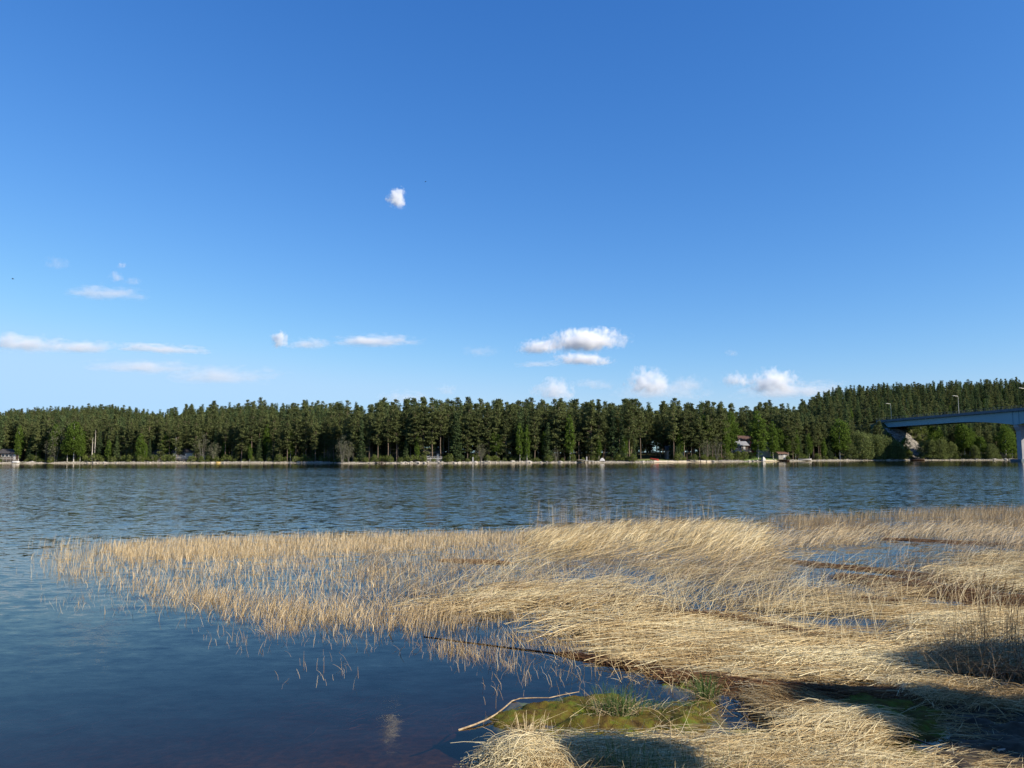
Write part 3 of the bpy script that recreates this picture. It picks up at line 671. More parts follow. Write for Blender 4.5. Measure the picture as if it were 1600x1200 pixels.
# ------------------------------------------------------------------ cottages
def cottage(px, t, W, Dp, H, rz, wall, roof, label, nwin=3, porch=None, lift=0.0, rh=1.3, glassm='glass', frame='white'):
    y = float(np.interp(px, _pxs, _D))+t; x = (px-CX)/F*y; z = gz(x, y)+lift
    r = empty('cottage', (x, y, z), rz); tag(r, label, 'cottage', 'cottages on the far shore')
    mb = MB(); mb.box(-W/2, W/2, -Dp/2, Dp/2, -lift-1.0, H)
    mb.add([(-W/2, -Dp/2, H), (-W/2, Dp/2, H), (-W/2, 0, H+rh)], [(0, 1, 2)]); mb.add([(W/2, -Dp/2, H), (W/2, Dp/2, H), (W/2, 0, H+rh)], [(0, 2, 1)])
    mb.build('wall', M[wall], r)
    rb = MB(); o_ = .45
    for s in (-1, 1):
        e0 = s*(Dp/2+o_); ze = H - rh*o_/(Dp/2)
        rb.add([(-W/2-o_, e0, ze), (W/2+o_, e0, ze), (W/2+o_, 0, H+rh), (-W/2-o_, 0, H+rh), (-W/2-o_, e0, ze+.14), (W/2+o_, e0, ze+.14), (W/2+o_, 0, H+rh+.14), (-W/2-o_, 0, H+rh+.14)],
               [(0, 1, 2, 3), (4, 7, 6, 5), (0, 4, 5, 1), (1, 5, 6, 2), (2, 6, 7, 3), (3, 7, 4, 0)])
    ro = rb.build('roof', M[roof], r)
    MB().box(W*.2, W*.2+.5, .3, .8, H+rh*.5, H+rh+.7).build('chimney', M['concrete'], ro)
    xs = np.linspace(-W/2, W/2, nwin+2)[1:-1]
    for i, xx in enumerate(xs):
        if i == nwin-1:
            dr = MB().box(xx-.42, xx+.42, -Dp/2-.05, -Dp/2-.003, .05, 2.0).build('door', M[frame], r)
            MB().box(xx+.25, xx+.33, -Dp/2-.10, -Dp/2-.051, .98, 1.04).build('handle', M['galv'], dr)
            continue
        wn = MB(); a, b_, c_, d_ = xx-.6, xx+.6, 1.0, 2.0
        wn.box(a, b_, -Dp/2-.07, -Dp/2-.003, c_, c_+.1).box(a, b_, -Dp/2-.07, -Dp/2-.003, d_-.1, d_).box(a, a+.1, -Dp/2-.07, -Dp/2-.003, c_+.1, d_-.1).box(b_-.1, b_, -Dp/2-.07, -Dp/2-.003, c_+.1, d_-.1)
        wf = wn.build('window', M[frame], r); MB().box(a+.1, b_-.1, -Dp/2-.03, -Dp/2-.004, c_+.1, d_-.1).build('pane', M[glassm], wf)
    if porch:
        pm = MB(); p = porch; pm.box(-W/2, W/2, -Dp/2-2.6, -Dp/2-.1, -.18, -.02)
        for xx in np.linspace(-W/2+.1, W/2-.1, 6): pm.box(xx-.05, xx+.05, -Dp/2-2.6, -Dp/2-2.5, -lift-1, .9)
        pm.box(-W/2, W/2, -Dp/2-2.62, -Dp/2-2.5, .9, 1.0); pm.box(-W/2, W/2, -Dp/2-2.58, -Dp/2-2.54, .3, .6)
        pm.build('terrace', M[p], r)
    return r
cottage(22, 7.5, 6.5, 4.5, 2.5, .1, 'brown_wood', 'roof_dark', 'dark brown cottage with white window frames and a low terrace at far left', 4, 'grey_wood', .7)
cottage(256, 9, 6, 4, 2.4, 0, 'grey_wood', 'roof_dark', 'grey cottage half hidden behind trunks, left of the white one', 3, None, .5)
cottage(291, 10, 7, 4.5, 2.4, .2, 'white', 'roof_dark', 'small white cottage with dark roof near the left shore', 3, 'grey_wood', .8)
cottage(322, 10, 4, 3.5, 2.3, 0, 'white', 'roof_dark', 'little pale shed right of the white cottage', 2, None, .6)
cottage(678, 10, 6.5, 4, 2.4, 0, 'brown_wood', 'roof_dark', 'black shaded hut with a white sill on the stony point', 3, 'white', .5)
cottage(1148, 18, 7.5, 5, 2.4, .15, 'brown_wood', 'roof_light', 'cottage with a white railed terrace above the bushes right of centre', 4, 'white', 2.2)
cottage(1166, 27, 7, 5, 2.6, -.1, 'red_wood', 'roof_brown', 'brown roofed cottage peeping over the white terrace', 3, None, 3.4)
cottage(1191, 19, 4.5, 4, 2.5, 0, 'white', 'roof_dark', 'little white shed behind the big birch on the lawn', 2, None, 1.6)
cottage(1217, 7.5, 3.8, 3.2, 1.9, .3, 'grey_wood', 'roof_brown', 'weathered grey hut at the shore right of the lawn', 2, None, .2, .9)
cottage(1052, 13, 6, 4, 2.5, 0, 'grey_wood', 'roof_dark', 'shaded cottage with pale windows behind the sandy beach', 4, None, 1.0)

# ------------------------------------------------------------------ lawn and sandy beach
def patch(name, px0, px1, t0, t1, mat, off, edge=1.5):
    us = np.linspace(0, 1, 60); vs = np.linspace(0, 1, 24); V = []
    for v in vs:
        for u in us:
            wob = edge*(vn(u*9, v*3, 4)-.5)
            px = px0+(px1-px0)*u; D_ = float(np.interp(px, _pxs, _D)); t = t0+(t1-t0)*v + wob; y = D_+t; x = (px-CX)/F*y
            V.append((x, y))
    V = np.array(V); z = ground_z(V[:, 0], V[:, 1])+off
    nu, nv = 60, 24; i = (np.arange(nv-1)[:, None]*nu+np.arange(nu-1)[None]).ravel()
    return tag(link(name, mesh_np(name, np.column_stack([V, z]), np.stack([i, i+1, i+nu+1, i+nu], -1), 4, mat, smooth=True)), kind='structure')
patch('lawn', 1160, 1212, 2.5, 26, simple('lawn_grass', (.14, .21, .035), (.07, .12, .02), scale=.8), .10)
patch('grass', 995, 1045, 2.8, 12, simple('rough_grass', (.20, .22, .06), (.08, .10, .03), scale=.6), .10)
patch('beach', 1020, 1110, -.5, 2.8, simple('beach_sand', (.70, .60, .44), (.55, .46, .33), scale=1.2), .08, .4)
patch('beach', 1190, 1216, -.5, 2.6, simple('yellow_beach_sand', (.62, .52, .33), (.5, .42, .27), scale=1.2), .08, .4)

# ------------------------------------------------------------------ rocks
def rock_mesh(seed):
    g = np.random.default_rng(seed); bm = bmesh.new(); bmesh.ops.create_icosphere(bm, subdivisions=2, radius=1)
    for v in bm.verts:
        c = v.co; k = 1+.35*(vn(np.array([c.x*1.3+seed]), np.array([c.y*1.3+c.z*2]), seed)[0]-.5)*2
        v.co = Vector((c.x*k*1.2, c.y*k, c.z*k*.62))
    me = bpy.data.meshes.new('rock'); bm.to_mesh(me); bm.free(); me.materials.append(M['rock']); return me
RK = [rock_mesh(s) for s in (1, 2, 3, 4)]
gr = np.random.default_rng(3)
spots = list(gr.uniform(5, 1590, 55)) + list(gr.uniform(700, 905, 35)) + list(gr.uniform(560, 700, 18)) + list(gr.uniform(140, 170, 8)) + list(gr.uniform(1500, 1590, 10))
for i, px in enumerate(spots):
    if 1020 < px < 1110: continue
    D_ = float(np.interp(px, _pxs, _D)); y = D_+gr.uniform(-.3, 2.6); x = (px-CX)/F*y
    ob = link('rock', RK[i % 4], loc=(x, y, gz(x, y)+.05)); s = gr.uniform(.22, .62); ob.scale = (s*1.3, s, s*1.1); ob.rotation_euler = (0, 0, gr.uniform(0, 6))
    tag(ob, 'pale boulder at the waterline ' + zone(px), 'rock', 'boulders along the far waterline')
# gravel of the beach strip: uncountable
n_ = 5200; px = gr.uniform(-40, 1640, n_); D_ = np.interp(px, _pxs, _D); y = D_+gr.uniform(-.4, 3.6, n_); x = (px-CX)/F*y; z = ground_z(x, y)
base = np.array([[1, 0, 0], [-1, 0, 0], [0, 1, 0], [0, -1, 0], [0, 0, .8], [0, 0, -.6]], float); fc = np.array([[0, 2, 4], [2, 1, 4], [1, 3, 4], [3, 0, 4], [2, 0, 5], [1, 2, 5], [3, 1, 5], [0, 3, 5]])
V = (base[None]*gr.uniform(.07, .22, (n_, 1, 1))*gr.uniform(.6, 1.4, (n_, 6, 1)) + np.stack([x, y, z+.03], -1)[:, None]).reshape(-1, 3)
Ff = (fc[None]+np.arange(n_)[:, None, None]*6).reshape(-1, 3)
tag(link('shore_stones', mesh_np('shore_stones', V, Ff, 3, M['rock'])), 'pale stones strewn along the far waterline', 'stones', kind='stuff')

# ------------------------------------------------------------------ the bridge
LB = 74.0; SP = 70.7
def deck_z(s):                                                    # s metres from the abutment towards the near shore
    return 17.1 + .9*(s/LB) - .000025*max(0, s-60)**2*6
def depth(s, piers):
    d = 2.45
    for p in piers: k = max(0, 1-abs(s-p)/30.0); d = max(d, 2.45+2.35*k**2)
    return d
def wp(s, q, z): v = ABC + U*s + Vt*q; return (v[0], v[1], z)
bridge = empty('road_bridge', wp(0, 0, 0)); Bi = Matrix.Translation(bridge.location).inverted()
tag(bridge, 'blue steel girder road bridge coming in at the right edge', 'bridge')
PI_ = [SP, SP+85, SP+160]
Ss = list(np.arange(-4, 240, 2.0))
def sweep(name, sec, mat, ss=Ss):
    mb = MB(); k = len(sec(0)); V = []; Fs = []
    for s in ss: V += [tuple(Bi @ Vector(wp(s, q, z))) for q, z in sec(s)]
    for i in range(len(ss)-1): Fs += [(i*k+j, i*k+(j+1) % k, (i+1)*k+(j+1) % k, (i+1)*k+j) for j in range(k)]
    Fs += [tuple(range(k))[::-1], tuple((len(ss)-1)*k+j for j in range(k))]
    mb.add(V, Fs); return mb.build(name, mat, bridge)
sweep('deck', lambda s: [(-5.2, deck_z(s)-.62), (5.2, deck_z(s)-.62), (5.2, deck_z(s)-.06), (-5.2, deck_z(s)-.06)], M['asphalt'])
for q0 in (-5.5, 5.2): sweep('edge_beam', lambda s, q0=q0: [(q0, deck_z(s)-.75), (q0+.3, deck_z(s)-.75), (q0+.3, deck_z(s)+.15), (q0, deck_z(s)+.15)], M['deck_edge'])
for q0 in (-4.6, 4.2): sweep('girder', lambda s, q0=q0: [(q0, deck_z(s)-.63-depth(s, PI_)), (q0+.4, deck_z(s)-.63-depth(s, PI_)), (q0+.4, deck_z(s)-.63), (q0, deck_z(s)-.63)], M['blue_steel'])
for q0 in (-4.75, 4.05): sweep('bottom_flange', lambda s, q0=q0: [(q0, deck_z(s)-.70-depth(s, PI_)), (q0+.7, deck_z(s)-.70-depth(s, PI_)), (q0+.7, deck_z(s)-.635-depth(s, PI_)), (q0, deck_z(s)-.635-depth(s, PI_))], M['blue_steel'])
for s in [2] + [p+e for p in PI_ for e in (-1.3, 1.3)]:
    mb = MB()
    for q0 in (-4.78, ): 
        V = [tuple(Bi @ Vector(wp(s+a, q0+b_, z))) for z in (deck_z(s)-.64-depth(s, PI_), deck_z(s)-.76) for a, b_ in ((-.06, 0), (.06, 0), (.06, .175), (-.06, .175))]
        mb.add(V, [(0, 1, 2, 3)[::-1], (4, 5, 6, 7), (0, 1, 5, 4), (1, 2, 6, 5), (2, 3, 7, 6), (3, 0, 4, 7)])
    mb.build('stiffener', M['blue_steel'], bridge)
for q0 in (-5.38, 5.32):
    mb = MB()
    for s in np.arange(-4, 238, 2.0): mb.tube([Bi @ Vector(wp(s, q0, deck_z(s)+.16)), Bi @ Vector(wp(s, q0, deck_z(s)+1.1))], .025, 4)
    for hh in (.45, .8, 1.12):
        mb.tube([Bi @ Vector(wp(s, q0, deck_z(s)+hh)) for s in Ss[:-2]], .028, 4)
    mb.build('railing', M['rail_grey'], bridge)
for p in PI_:
    zt = deck_z(p)-.72-depth(p, PI_); mb = MB()
    def ring(hw, ht, z): return [tuple(Bi @ Vector(wp(p+a, q, z))) for a, q in ((-ht, -hw), (ht, -hw), (ht+.0, hw), (-ht, hw))]
    prof = [(3.9, 1.0, -4), (3.9, 1.0, zt-2.2), (4.75, 1.0, zt-.7), (4.75, 1.0, zt-.02)]
    V = []; Fs = []
    for a in prof: V += ring(*a)
    for i in range(3): Fs += [(i*4+j, i*4+(j+1) % 4, (i+1)*4+(j+1) % 4, (i+1)*4+j) for j in range(4)]
    Fs += [(3, 2, 1, 0), (12, 13, 14, 15)]; mb.add(V, Fs); pr = mb.build('pier', M['concrete'], bridge)
    mb = MB(); V = ring(5.6, 2.4, -4.2) + ring(5.6, 2.4, .75); mb.add(V, [(0, 1, 2, 3)[::-1], (4, 5, 6, 7), (0, 1, 5, 4), (1, 2, 6, 5), (2, 3, 7, 6), (3, 0, 4, 7)]); mb.build('footing', M['deck_edge'], pr)
V = [tuple(Bi @ Vector(wp(s, q, z))) for z in (10, 16.3) for s, q in ((-5, -5.6), (.6, -5.6), (.6, 5.6), (-5, 5.6))]
# abutment seat below the girder ends
V = [tuple(Bi @ Vector(wp(s, q, z))) for z in (9.0, 13.7) for s, q in ((-7, -5.3), (1.6, -5.3), (1.6, 5.3), (-7, 5.3))]
MB().add(V, [(0, 1, 2, 3)[::-1], (4, 5, 6, 7), (0, 1, 5, 4), (1, 2, 6, 5), (2, 3, 7, 6), (3, 0, 4, 7)]).build('abutment', M['concrete'], bridge)
# stone pitched slope under the bridge end, laid over the terrain
ss = np.linspace(-26, 10, 110); qq = np.linspace(-7, 1.8, 50); S_, Q_ = np.meshgrid(ss, qq, indexing='ij')
XX = ABC[0]-U[0]*S_+Vt[0]*Q_; YY = ABC[1]-U[1]*S_+Vt[1]*Q_
zz = z_emb(XX, YY); zb = np.minimum(zz, 13.2) + .20 + .75*(fbm(XX*.9, YY*.9, 31, 3)-.5) + .35*(vn(XX*2.6, YY*2.6, 8)-.5)
gz_ = ground_z(XX.ravel(), YY.ravel()).reshape(zz.shape); keep = (zz > -.6)
zb = np.where(keep, np.maximum(zb, -1.2), -1.5)
ns, nq = S_.shape; i = (np.arange(ns-1)[:, None]*nq+np.arange(nq-1)[None]); kk = (keep[:-1, :-1] & keep[1:, 1:]).ravel(); i = i.ravel()[kk]
mr = simple('slope_stones', (.30, .275, .235), (.055, .05, .045), rough=.95, scale=1.1, bump=.6)
tag(link('bridge_slope', mesh_np('bridge_slope', np.stack([XX.ravel(), YY.ravel(), zb.ravel()], -1), np.stack([i, i+1, i+nq+1, i+nq], -1), 4, mr)), kind='structure')
for j, (s_, q_, h_) in enumerate([(-6, 2.6, 2.0), (-8, 5, 2.8), (-11, 3.5, 2.4), (-13, 6.5, 3.4), (-15, 2.4, 2.2), (-17, 5, 3.2), (-19, 8.5, 4), (-21, 3, 2.4), (-6, 9, 3.6), (-10, 10.5, 4.2), (-4, 6.5, 2.4), (-14, 11, 4.4), (-9, -9.5, 2.6), (-15, -9, 3), (-20, -8.2, 3), (-4, -10, 3)]):
    x = ABC[0]-U[0]*s_*-1*-1+Vt[0]*q_; y = ABC[1]-U[1]*s_+Vt[1]*q_; x = ABC[0]-U[0]*s_+Vt[0]*q_
    plant(SHRUBS[j % 2], 'shrub', x, y, gz(x, y)-.1, h_, j*1.3, 'green shrub rooted on the earth slope below the bridge end', 'shrub', 'shrubs on the bridge embankment')
# approach road on the fill
def road(s0, s1):
    V = []; ss = np.arange(s0, s1, 4.0)
    for s in ss: V += [wp(-s, -4, 16.95-.004*s), wp(-s, 4, 16.95-.004*s)]
    i = np.arange(len(ss)-1)*2
    return tag(link('road', mesh_np('road', np.array(V), np.stack([i, i+1, i+3, i+2], -1), 4, M['asphalt'])), kind='structure')
road(6, 130)
for (s, lab) in ((SP-5.5, 'street lamp on the bridge, nearest to the pier'), (33., 'street lamp standing in the middle of the visible bridge span'), (-8., 'street lamp rising from the trees behind the bridge end')):
    x, y, z = wp(s, 4.9, deck_z(max(s, 0))-.05); r = empty('street_lamp', (x, y, z), math.atan2(-Vt[1], -Vt[0]))
    tag(r, lab, 'street lamp', 'street lamps on the bridge')
    MB().tube([(0, 0, 0), (0, 0, 4), (0, 0, 7.6)], [.09, .07, .055], 6).build('pole', M['galv'], r)
    MB().tube([(0, 0, 7.6), (.25, 0, 7.85), (1.9, 0, 8.0)], [.08, .07, .06], 6).build('arm', M['galv'], r)
    MB().box(1.7, 2.4, -.12, .12, 7.95, 8.08).build('lamp_head', M['galv'], r)

# ------------------------------------------------------------------ small things on the far shore: docks, boats, poles, tent
def spot(px, t): y = float(np.interp(px, _pxs, _D))+t; x = (px-CX)/F*y; return x, y
def boat(px, t, L, W, H, rz, mat, label, flip=False, name='rowing_boat', cat='boat', lift=0.0, tilt=0.0):
    x, y = spot(px, t); z = (gz(x, y) if t > 0 else 0)+lift
    r = empty(name, (x, y, z), rz); r.rotation_euler = (0, tilt, rz); tag(r, label, cat, None)
    mb = MB(); k = 9; V = []; Fs = []
    for i in range(k):
        u = i/(k-1)*2-1; wd = W/2*(1-abs(u)**2.6)**.6+.03; sh_ = H*(1+.25*u*u); x_ = u*L/2
        V += [(x_, -wd, sh_), (x_, -wd*.8, sh_*.35), (x_, 0, 0), (x_, wd*.8, sh_*.35), (x_, wd, sh_), (x_, wd*.86, sh_), (x_, wd*.65, sh_*.42), (x_, 0, .07), (x_, -wd*.65, sh_*.42), (x_, -wd*.86, sh_)]
    if flip: V = [(a, b_, H*1.25-c_) for a, b_, c_ in V]
    for i in range(k-1): Fs += [(i*10+j, i*10+(j+1) % 10, (i+1)*10+(j+1) % 10, (i+1)*10+j) for j in range(10)]
    mb.add(V, Fs); mb.build('hull', M[mat], r)
    if not flip:
        for u in (-.25, .2): MB().box(L*u-.12, L*u+.12, -W*.42, W*.42, H*.7, H*.7+.05).build('bench', M['grey_wood'], r)
    else:
        MB().box(-L*.4, L*.4, -.03, .03, H*1.25-.02, H*1.25+.08).build('keel', M[mat], r)
    return r
boat(28, 1.0, 2.4, 1.1, .45, .3, 'white', 'white rowing boat drawn up by the dark cottage at far left', True)
boat(343, .8, 1.6, .9, .3, .5, 'yellow', 'yellow boat lying on the stones right of the left cottages', True)
boat(1021, 4.0, 3.6, 1.2, .45, -.75, 'red_boat', 'red upturned boat on the grass behind the sandy beach', True, lift=.1, tilt=.12)
boat(1190.5, .9, 3.4, 1.6, .9, 1.2, 'white', 'white upturned boat at the foot of the leaning birch', True, lift=.05, tilt=-.2)
boat(1255, .4, 5.2, 1.9, .7, .1, 'white', 'white motor boat moored right of the grey hut')
boat(1221, -.6, 5, 1.5, .5, .05, 'brown_wood', 'dark boat moored in front of the grey hut')
boat(1430, -1.2, 6, 1.8, .6, .05, 'brown_wood', 'dark boat moored at the foot of the bridge slope')
def dock(px0, px1, t, z0, z1, label, wd=1.6, mat='grey_wood', out=6.0):
    x0, y0 = spot(px0, t); x1, y1 = spot(px1, t-out)
    d = Vector((x1-x0, y1-y0, 0)); L = d.length; r = empty('jetty', (x0, y0, 0), math.atan2(d.y, d.x)); tag(r, label, 'jetty', 'jetties on the far shore')
    mb = MB(); nb = int(L/.35)
    for i in range(nb): a = i*L/nb; zz_ = z0+(z1-z0)*i/nb; mb.box(a, a+L/nb*.85, -wd/2, wd/2, zz_, zz_+.07)
    mb.build('planks', M[mat], r)
    for a in np.linspace(.3, L-.3, 5):
        for s in (-1, 1): MB().tube([(a, s*wd*.42, -2.5), (a, s*wd*.42, z0+(z1-z0)*a/L-.01)], .09, 6).build('post', M['brown_wood'], r)
dock(903, 927, 2, .95, .38, 'grey jetty sloping down to the water at the end of the stony beach')
dock(1074, 1112, 2, .75, .42, 'long pale jetty at the right end of the sandy beach')
dock(1212, 1232, 1.5, .55, .45, 'dark low jetty in front of the grey hut', mat='brown_wood')
dock(590, 600, 1, .55, .45, 'small dark landing stage on the stony point', mat='brown_wood')
x, y = spot(940, 3.2); r = empty('tarpaulin_heap', (x, y, gz(x, y))); tag(r, 'pale grey tarpaulin tent over a boat behind the stones, centre shore', 'tarpaulin')
r.scale = (.5, .5, .6); mb = MB(); mb.add([(-2, -1, 0), (2, -1, 0), (2, 1, 0), (-2, 1, 0), (-.9, -.2, 1.5), (.2, 0, 1.9), (1.3, .1, 1.1), (0, .5, 1.4)], [(0, 1, 6, 5, 4), (1, 2, 6), (2, 3, 7, 6), (3, 0, 4, 7), (4, 5, 7), (5, 6, 7)]); mb.build('cover', M['white'], r)
MB().box(-2.2, 2.3, -1.15, 1.15, -.1, .16).build('cradle', M['brown_wood'], r)
x, y = spot(1230, 6); r = empty('flagpole', (x, y, gz(x, y))); tag(r, 'thin white flagpole rising in front of the pines right of the lawn', 'flagpole')
MB().tube([(0, 0, 0), (0, 0, 6), (0, 0, 12.2)], [.09, .07, .05], 8).build('pole', M['white'], r); MB().tube([(0, 0, 12.2), (0, 0, 12.32)], [.10, .10], 8).build('finial', M['white'], r)
for (px, lab) in ((916, 'white post standing in the shade behind the stony beach'), (739, 'small white post on the stones of the point')):
    x, y = spot(px, 2.6); r = empty('marker_post', (x, y, gz(x, y))); tag(r, lab, 'post', 'white marker posts')
    MB().box(-.18, .18, -.05, .05, 0, 1.5).build('board', M['white'], r); MB().box(-.05, .05, .051, .12, -.3, 1.3).build('stake', M['grey_wood'], r)

# birds, two dark specks in the sky
for (px, py, Yd, lab) in ((20, 436, 150, 'dark bird flying at the left edge of the sky'), (665, 284, 210, 'tiny bird gliding right of the high small cloud')):
    c = at_y(px, py, Yd); r = empty('bird', c, .6); tag(r, lab, 'bird', 'birds in flight')
    MB().tube([(-.22, 0, 0), (-.1, 0, .02), (.08, 0, .02), (.2, 0, .03), (.26, 0, .03)], [.015, .05, .06, .03, .008], 6).build('body', M['bird'], r)
    for s in (-1, 1): MB().add([(.08, 0, .03), (-.08, 0, .03), (-.1, s*.28, .12), (-.05, s*.6, .06), (.05, s*.3, .13), (.08, 0, .045), (-.08, 0, .045), (-.1, s*.28, .135), (-.05, s*.6, .07), (.05, s*.3, .145)], [(0, 1, 2, 4), (4, 2, 3), (5, 9, 7, 6), (9, 8, 7)]).build('wing', M['bird'], r)

# ------------------------------------------------------------------ reeds
def stems(name, base, az, ph0, ph1, L, wd, K, g, mat, tone, prism=True, droop=None, kink=0.0, link_=True):
    """bundles of bent stems: base (n,3); azimuth; lean from vertical at foot and tip; length; width"""
    n = len(base); L = np.broadcast_to(L, n); wd = np.broadcast_to(wd, n)
    P_ = np.empty((n, K+1, 3)); P_[:, 0] = base; az = az.copy()
    dirs = []
    for k in range(K):
        t = (k+.5)/K; ph = ph0+(ph1-ph0)*t
        if kink: az = az + g.normal(0, kink, n); ph = ph + g.normal(0, kink*.5, n)
        d = np.stack([np.sin(ph)*np.cos(az), np.sin(ph)*np.sin(az), np.cos(ph)], -1); dirs.append(d)
        P_[:, k+1] = P_[:, k] + d*(L/K)[:, None]
    dm = P_[:, -1]-P_[:, 0]; dm /= np.linalg.norm(dm, axis=1)[:, None]+1e-9
    a = g.normal(size=(n, 3)); a -= dm*(a*dm).sum(1)[:, None]; a /= np.linalg.norm(a, axis=1)[:, None]+1e-9
    b_ = np.cross(dm, a); tw = np.linspace(1, .35, K+1)
    if prism:
        ring = np.stack([a*math.cos(t)+b_*math.sin(t) for t in (0, 2.094, 4.189)], 1)
        V = P_[:, :, None, :] + ring[:, None]*(wd[:, None, None, None]*.5*tw[None, :, None, None])
        S = 3
    else:
        V = P_[:, :, None, :] + np.stack([a, -a], 1)[:, None]*(wd[:, None, None, None]*.5*tw[None, :, None, None]); S = 2
    V = V.reshape(-1, 3); st_ = (np.arange(n)*(K+1)*S)[:, None, None]; kk = (np.arange(K)*S)[None, :, None]
    if S == 3: jj = np.array([[0, 1], [1, 2], [2, 0]])
    else: jj = np.array([[0, 1]])
    f = []
    for j0, j1 in jj: f.append(np.stack([st_+kk+j0, st_+kk+j1, st_+kk+S+j1, st_+kk+S+j0], -1).reshape(-1, 4))
    Fs = np.concatenate(f); T = np.repeat(np.clip(tone, 0, 1), (K+1)*S)
    return V, Fs, T
class Bed:
    def __init__(s): s.V = []; s.F = []; s.T = []; s.n = 0
    def add(s, vft): V, F_, T = vft; s.V.append(V); s.F.append(F_+s.n); s.T.append(T); s.n += len(V)
    def build(s, name, mat, label, cat):
        return tag(link(name, mesh_np(name, np.concatenate(s.V), np.concatenate(s.F), 4, mat, np.concatenate(s.T))), label, cat, kind='stuff')
def fill(poly, n, g, dens=None, fe=.22):
    W_ = at([p[0] for p in poly], [p[1] for p in poly]); lo, hi = W_.min(0), W_.max(0); out = []; tot = 0
    for _ in range(60):
        q = lo+(hi-lo)*g.random((n*2, 2)); q = q[inpoly(q, W_)]
        if dens is not None: q = q[g.random(len(q)) < dens(q[:, 0], q[:, 1])]
        out.append(q); tot += len(q)
        if tot >= n: break
    q = np.concatenate(out)[:n]; return q + g.normal(0, 1, q.shape)*[fe, fe*1.2]*(.03*q[:, 1:]+.2)
def base3(q, z): return np.column_stack([q, np.broadcast_to(z, len(q))])
g = np.random.default_rng(2024)
cl = lambda sc, lo, hi, s: (lambda x, y: sstep(lo, hi, fbm(x*sc, y*sc*.6, s, 3)))

# 1 standing broken stubble, left wing of the bed
left = [(98, 866), (130, 898), (210, 918), (300, 942), (400, 960), (520, 975), (640, 985), (780, 985), (900, 950), (860, 880), (830, 838), (600, 842), (400, 848), (200, 858)]
B = Bed()
q = fill(left, 13500, g, lambda x, y: .4+.6*cl(.75, .36, .62, 1)(x, y), .6)
n_ = len(q); tn = .42+.35*fbm(q[:, 0]*.5, q[:, 1]*.5, 4, 3)+g.normal(0, .16, n_)
B.add(stems('', base3(q, -.05), g.uniform(-3.1, 3.1, n_), g.uniform(0, .35, n_), g.uniform(.05, 1.3, n_), g.uniform(.10, .30, n_), g.uniform(.007, .013, n_), 3, g, None, tn, False, kink=.25))
# bright clump edge at the back
back = [(150, 852), (300, 842), (460, 838), (640, 834), (830, 832), (830, 850), (600, 858), (400, 868), (200, 878)]
q = fill(back, 10000, g); n_ = len(q)
B.add(stems('', base3(q, -.05), g.uniform(-2, 2, n_), g.uniform(0, .25, n_), g.uniform(.05, .9, n_), g.uniform(.12, .33, n_), g.uniform(.008, .014, n_), 3, g, None, .6+g.normal(0, .18, n_), False, kink=.15))
low = [(200, 905), (330, 930), (520, 955), (720, 960), (700, 978), (520, 972), (400, 958), (270, 935)]
q = fill(low, 2600, g, lambda x, y: .3+.7*cl(1.4, .4, .6, 5)(x, y), .6); n_ = len(q)
B.add(stems('', base3(q, -.05), g.uniform(-1, 1.4, n_), g.uniform(0, .4, n_), g.uniform(.1, 1.3, n_), g.uniform(.14, .34, n_), g.uniform(.006, .010, n_), 3, g, None, .55+g.normal(0, .18, n_), False, kink=.15))
# scattered outliers in open water
out = [(60, 880), (40, 930), (120, 960), (300, 985), (450, 1060), (700, 1090), (960, 1080), (930, 1020), (700, 990), (400, 955), (200, 925), (90, 880), (80, 850)]
q = fill(out, 420, g, cl(.8, .45, .7, 7)); n_ = len(q)
B.add(stems('', base3(q, -.08), g.uniform(0, 6.28, n_), g.uniform(0, .3, n_), g.uniform(0, 1.5, n_), g.uniform(.08, .24, n_), g.uniform(.005, .009, n_), 3, g, None, .6+g.normal(0, .25, n_), True, kink=.25))
edge = [(420, 965), (640, 985), (800, 990), (950, 1010), (960, 1060), (800, 1040), (640, 1010), (420, 985)]
q = fill(edge, 1000, g, cl(1.1, .42, .65, 9)); n_ = len(q)
B.add(stems('', base3(q, -.08), g.uniform(0, 6.28, n_), g.uniform(0, .35, n_), g.uniform(0, 1.3, n_), g.uniform(.08, .28, n_), g.uniform(.005, .009, n_), 3, g, None, .5+g.normal(0, .25, n_), True, kink=.25))
q = fill([(60, 850), (140, 845), (180, 900), (90, 900)], 420, g); n_ = len(q)
B.add(stems('', base3(q, -.05), g.uniform(-1, 1.2, n_), g.uniform(0, .2, n_), g.uniform(.05, .7, n_), g.uniform(.15, .5, n_), .007, 3, g, None, .6+g.normal(0, .16, n_), False, kink=.1))
B.build('reed_stubble', M['reed'], 'upright tan reed stubble standing in the water at the left of the bed', 'reeds')

# 2 golden bent reeds in the middle of the far edge
B = Bed()
q = fill([(812, 838), (900, 832), (1010, 826), (1130, 824), (1200, 828), (1190, 872), (1120, 874), (1030, 866), (900, 862), (830, 860)], 4300, g, cl(.6, .28, .58, 11)); n_ = len(q)
B.add(stems('', base3(q, -.02), g.normal(.25, .35, n_), g.uniform(.1, .6, n_), g.uniform(1.2, 1.9, n_), g.uniform(.35, .8, n_), g.uniform(.009, .017, n_), 4, g, None, .66+.3*(fbm(q[:, 0]*.8, q[:, 1]*.8, 2, 3)-.5)+g.normal(0, .22, n_), False, kink=.08))
q = fill([(800, 852), (1180, 850), (1240, 880), (1150, 898), (950, 874), (800, 880)], 1100, g); n_ = len(q)
B.add(stems('', base3(q, .02), g.normal(.1, .4, n_), g.uniform(1.0, 1.5, n_), g.uniform(1.3, 1.6, n_), g.uniform(.6, 1.1, n_), g.uniform(.008, .013, n_), 4, g, None, .5+g.normal(0, .18, n_), False, kink=.1))
B.build('bent_reeds', M['straw'], 'golden reeds bent over to the right at the middle of the far edge', 'reeds')
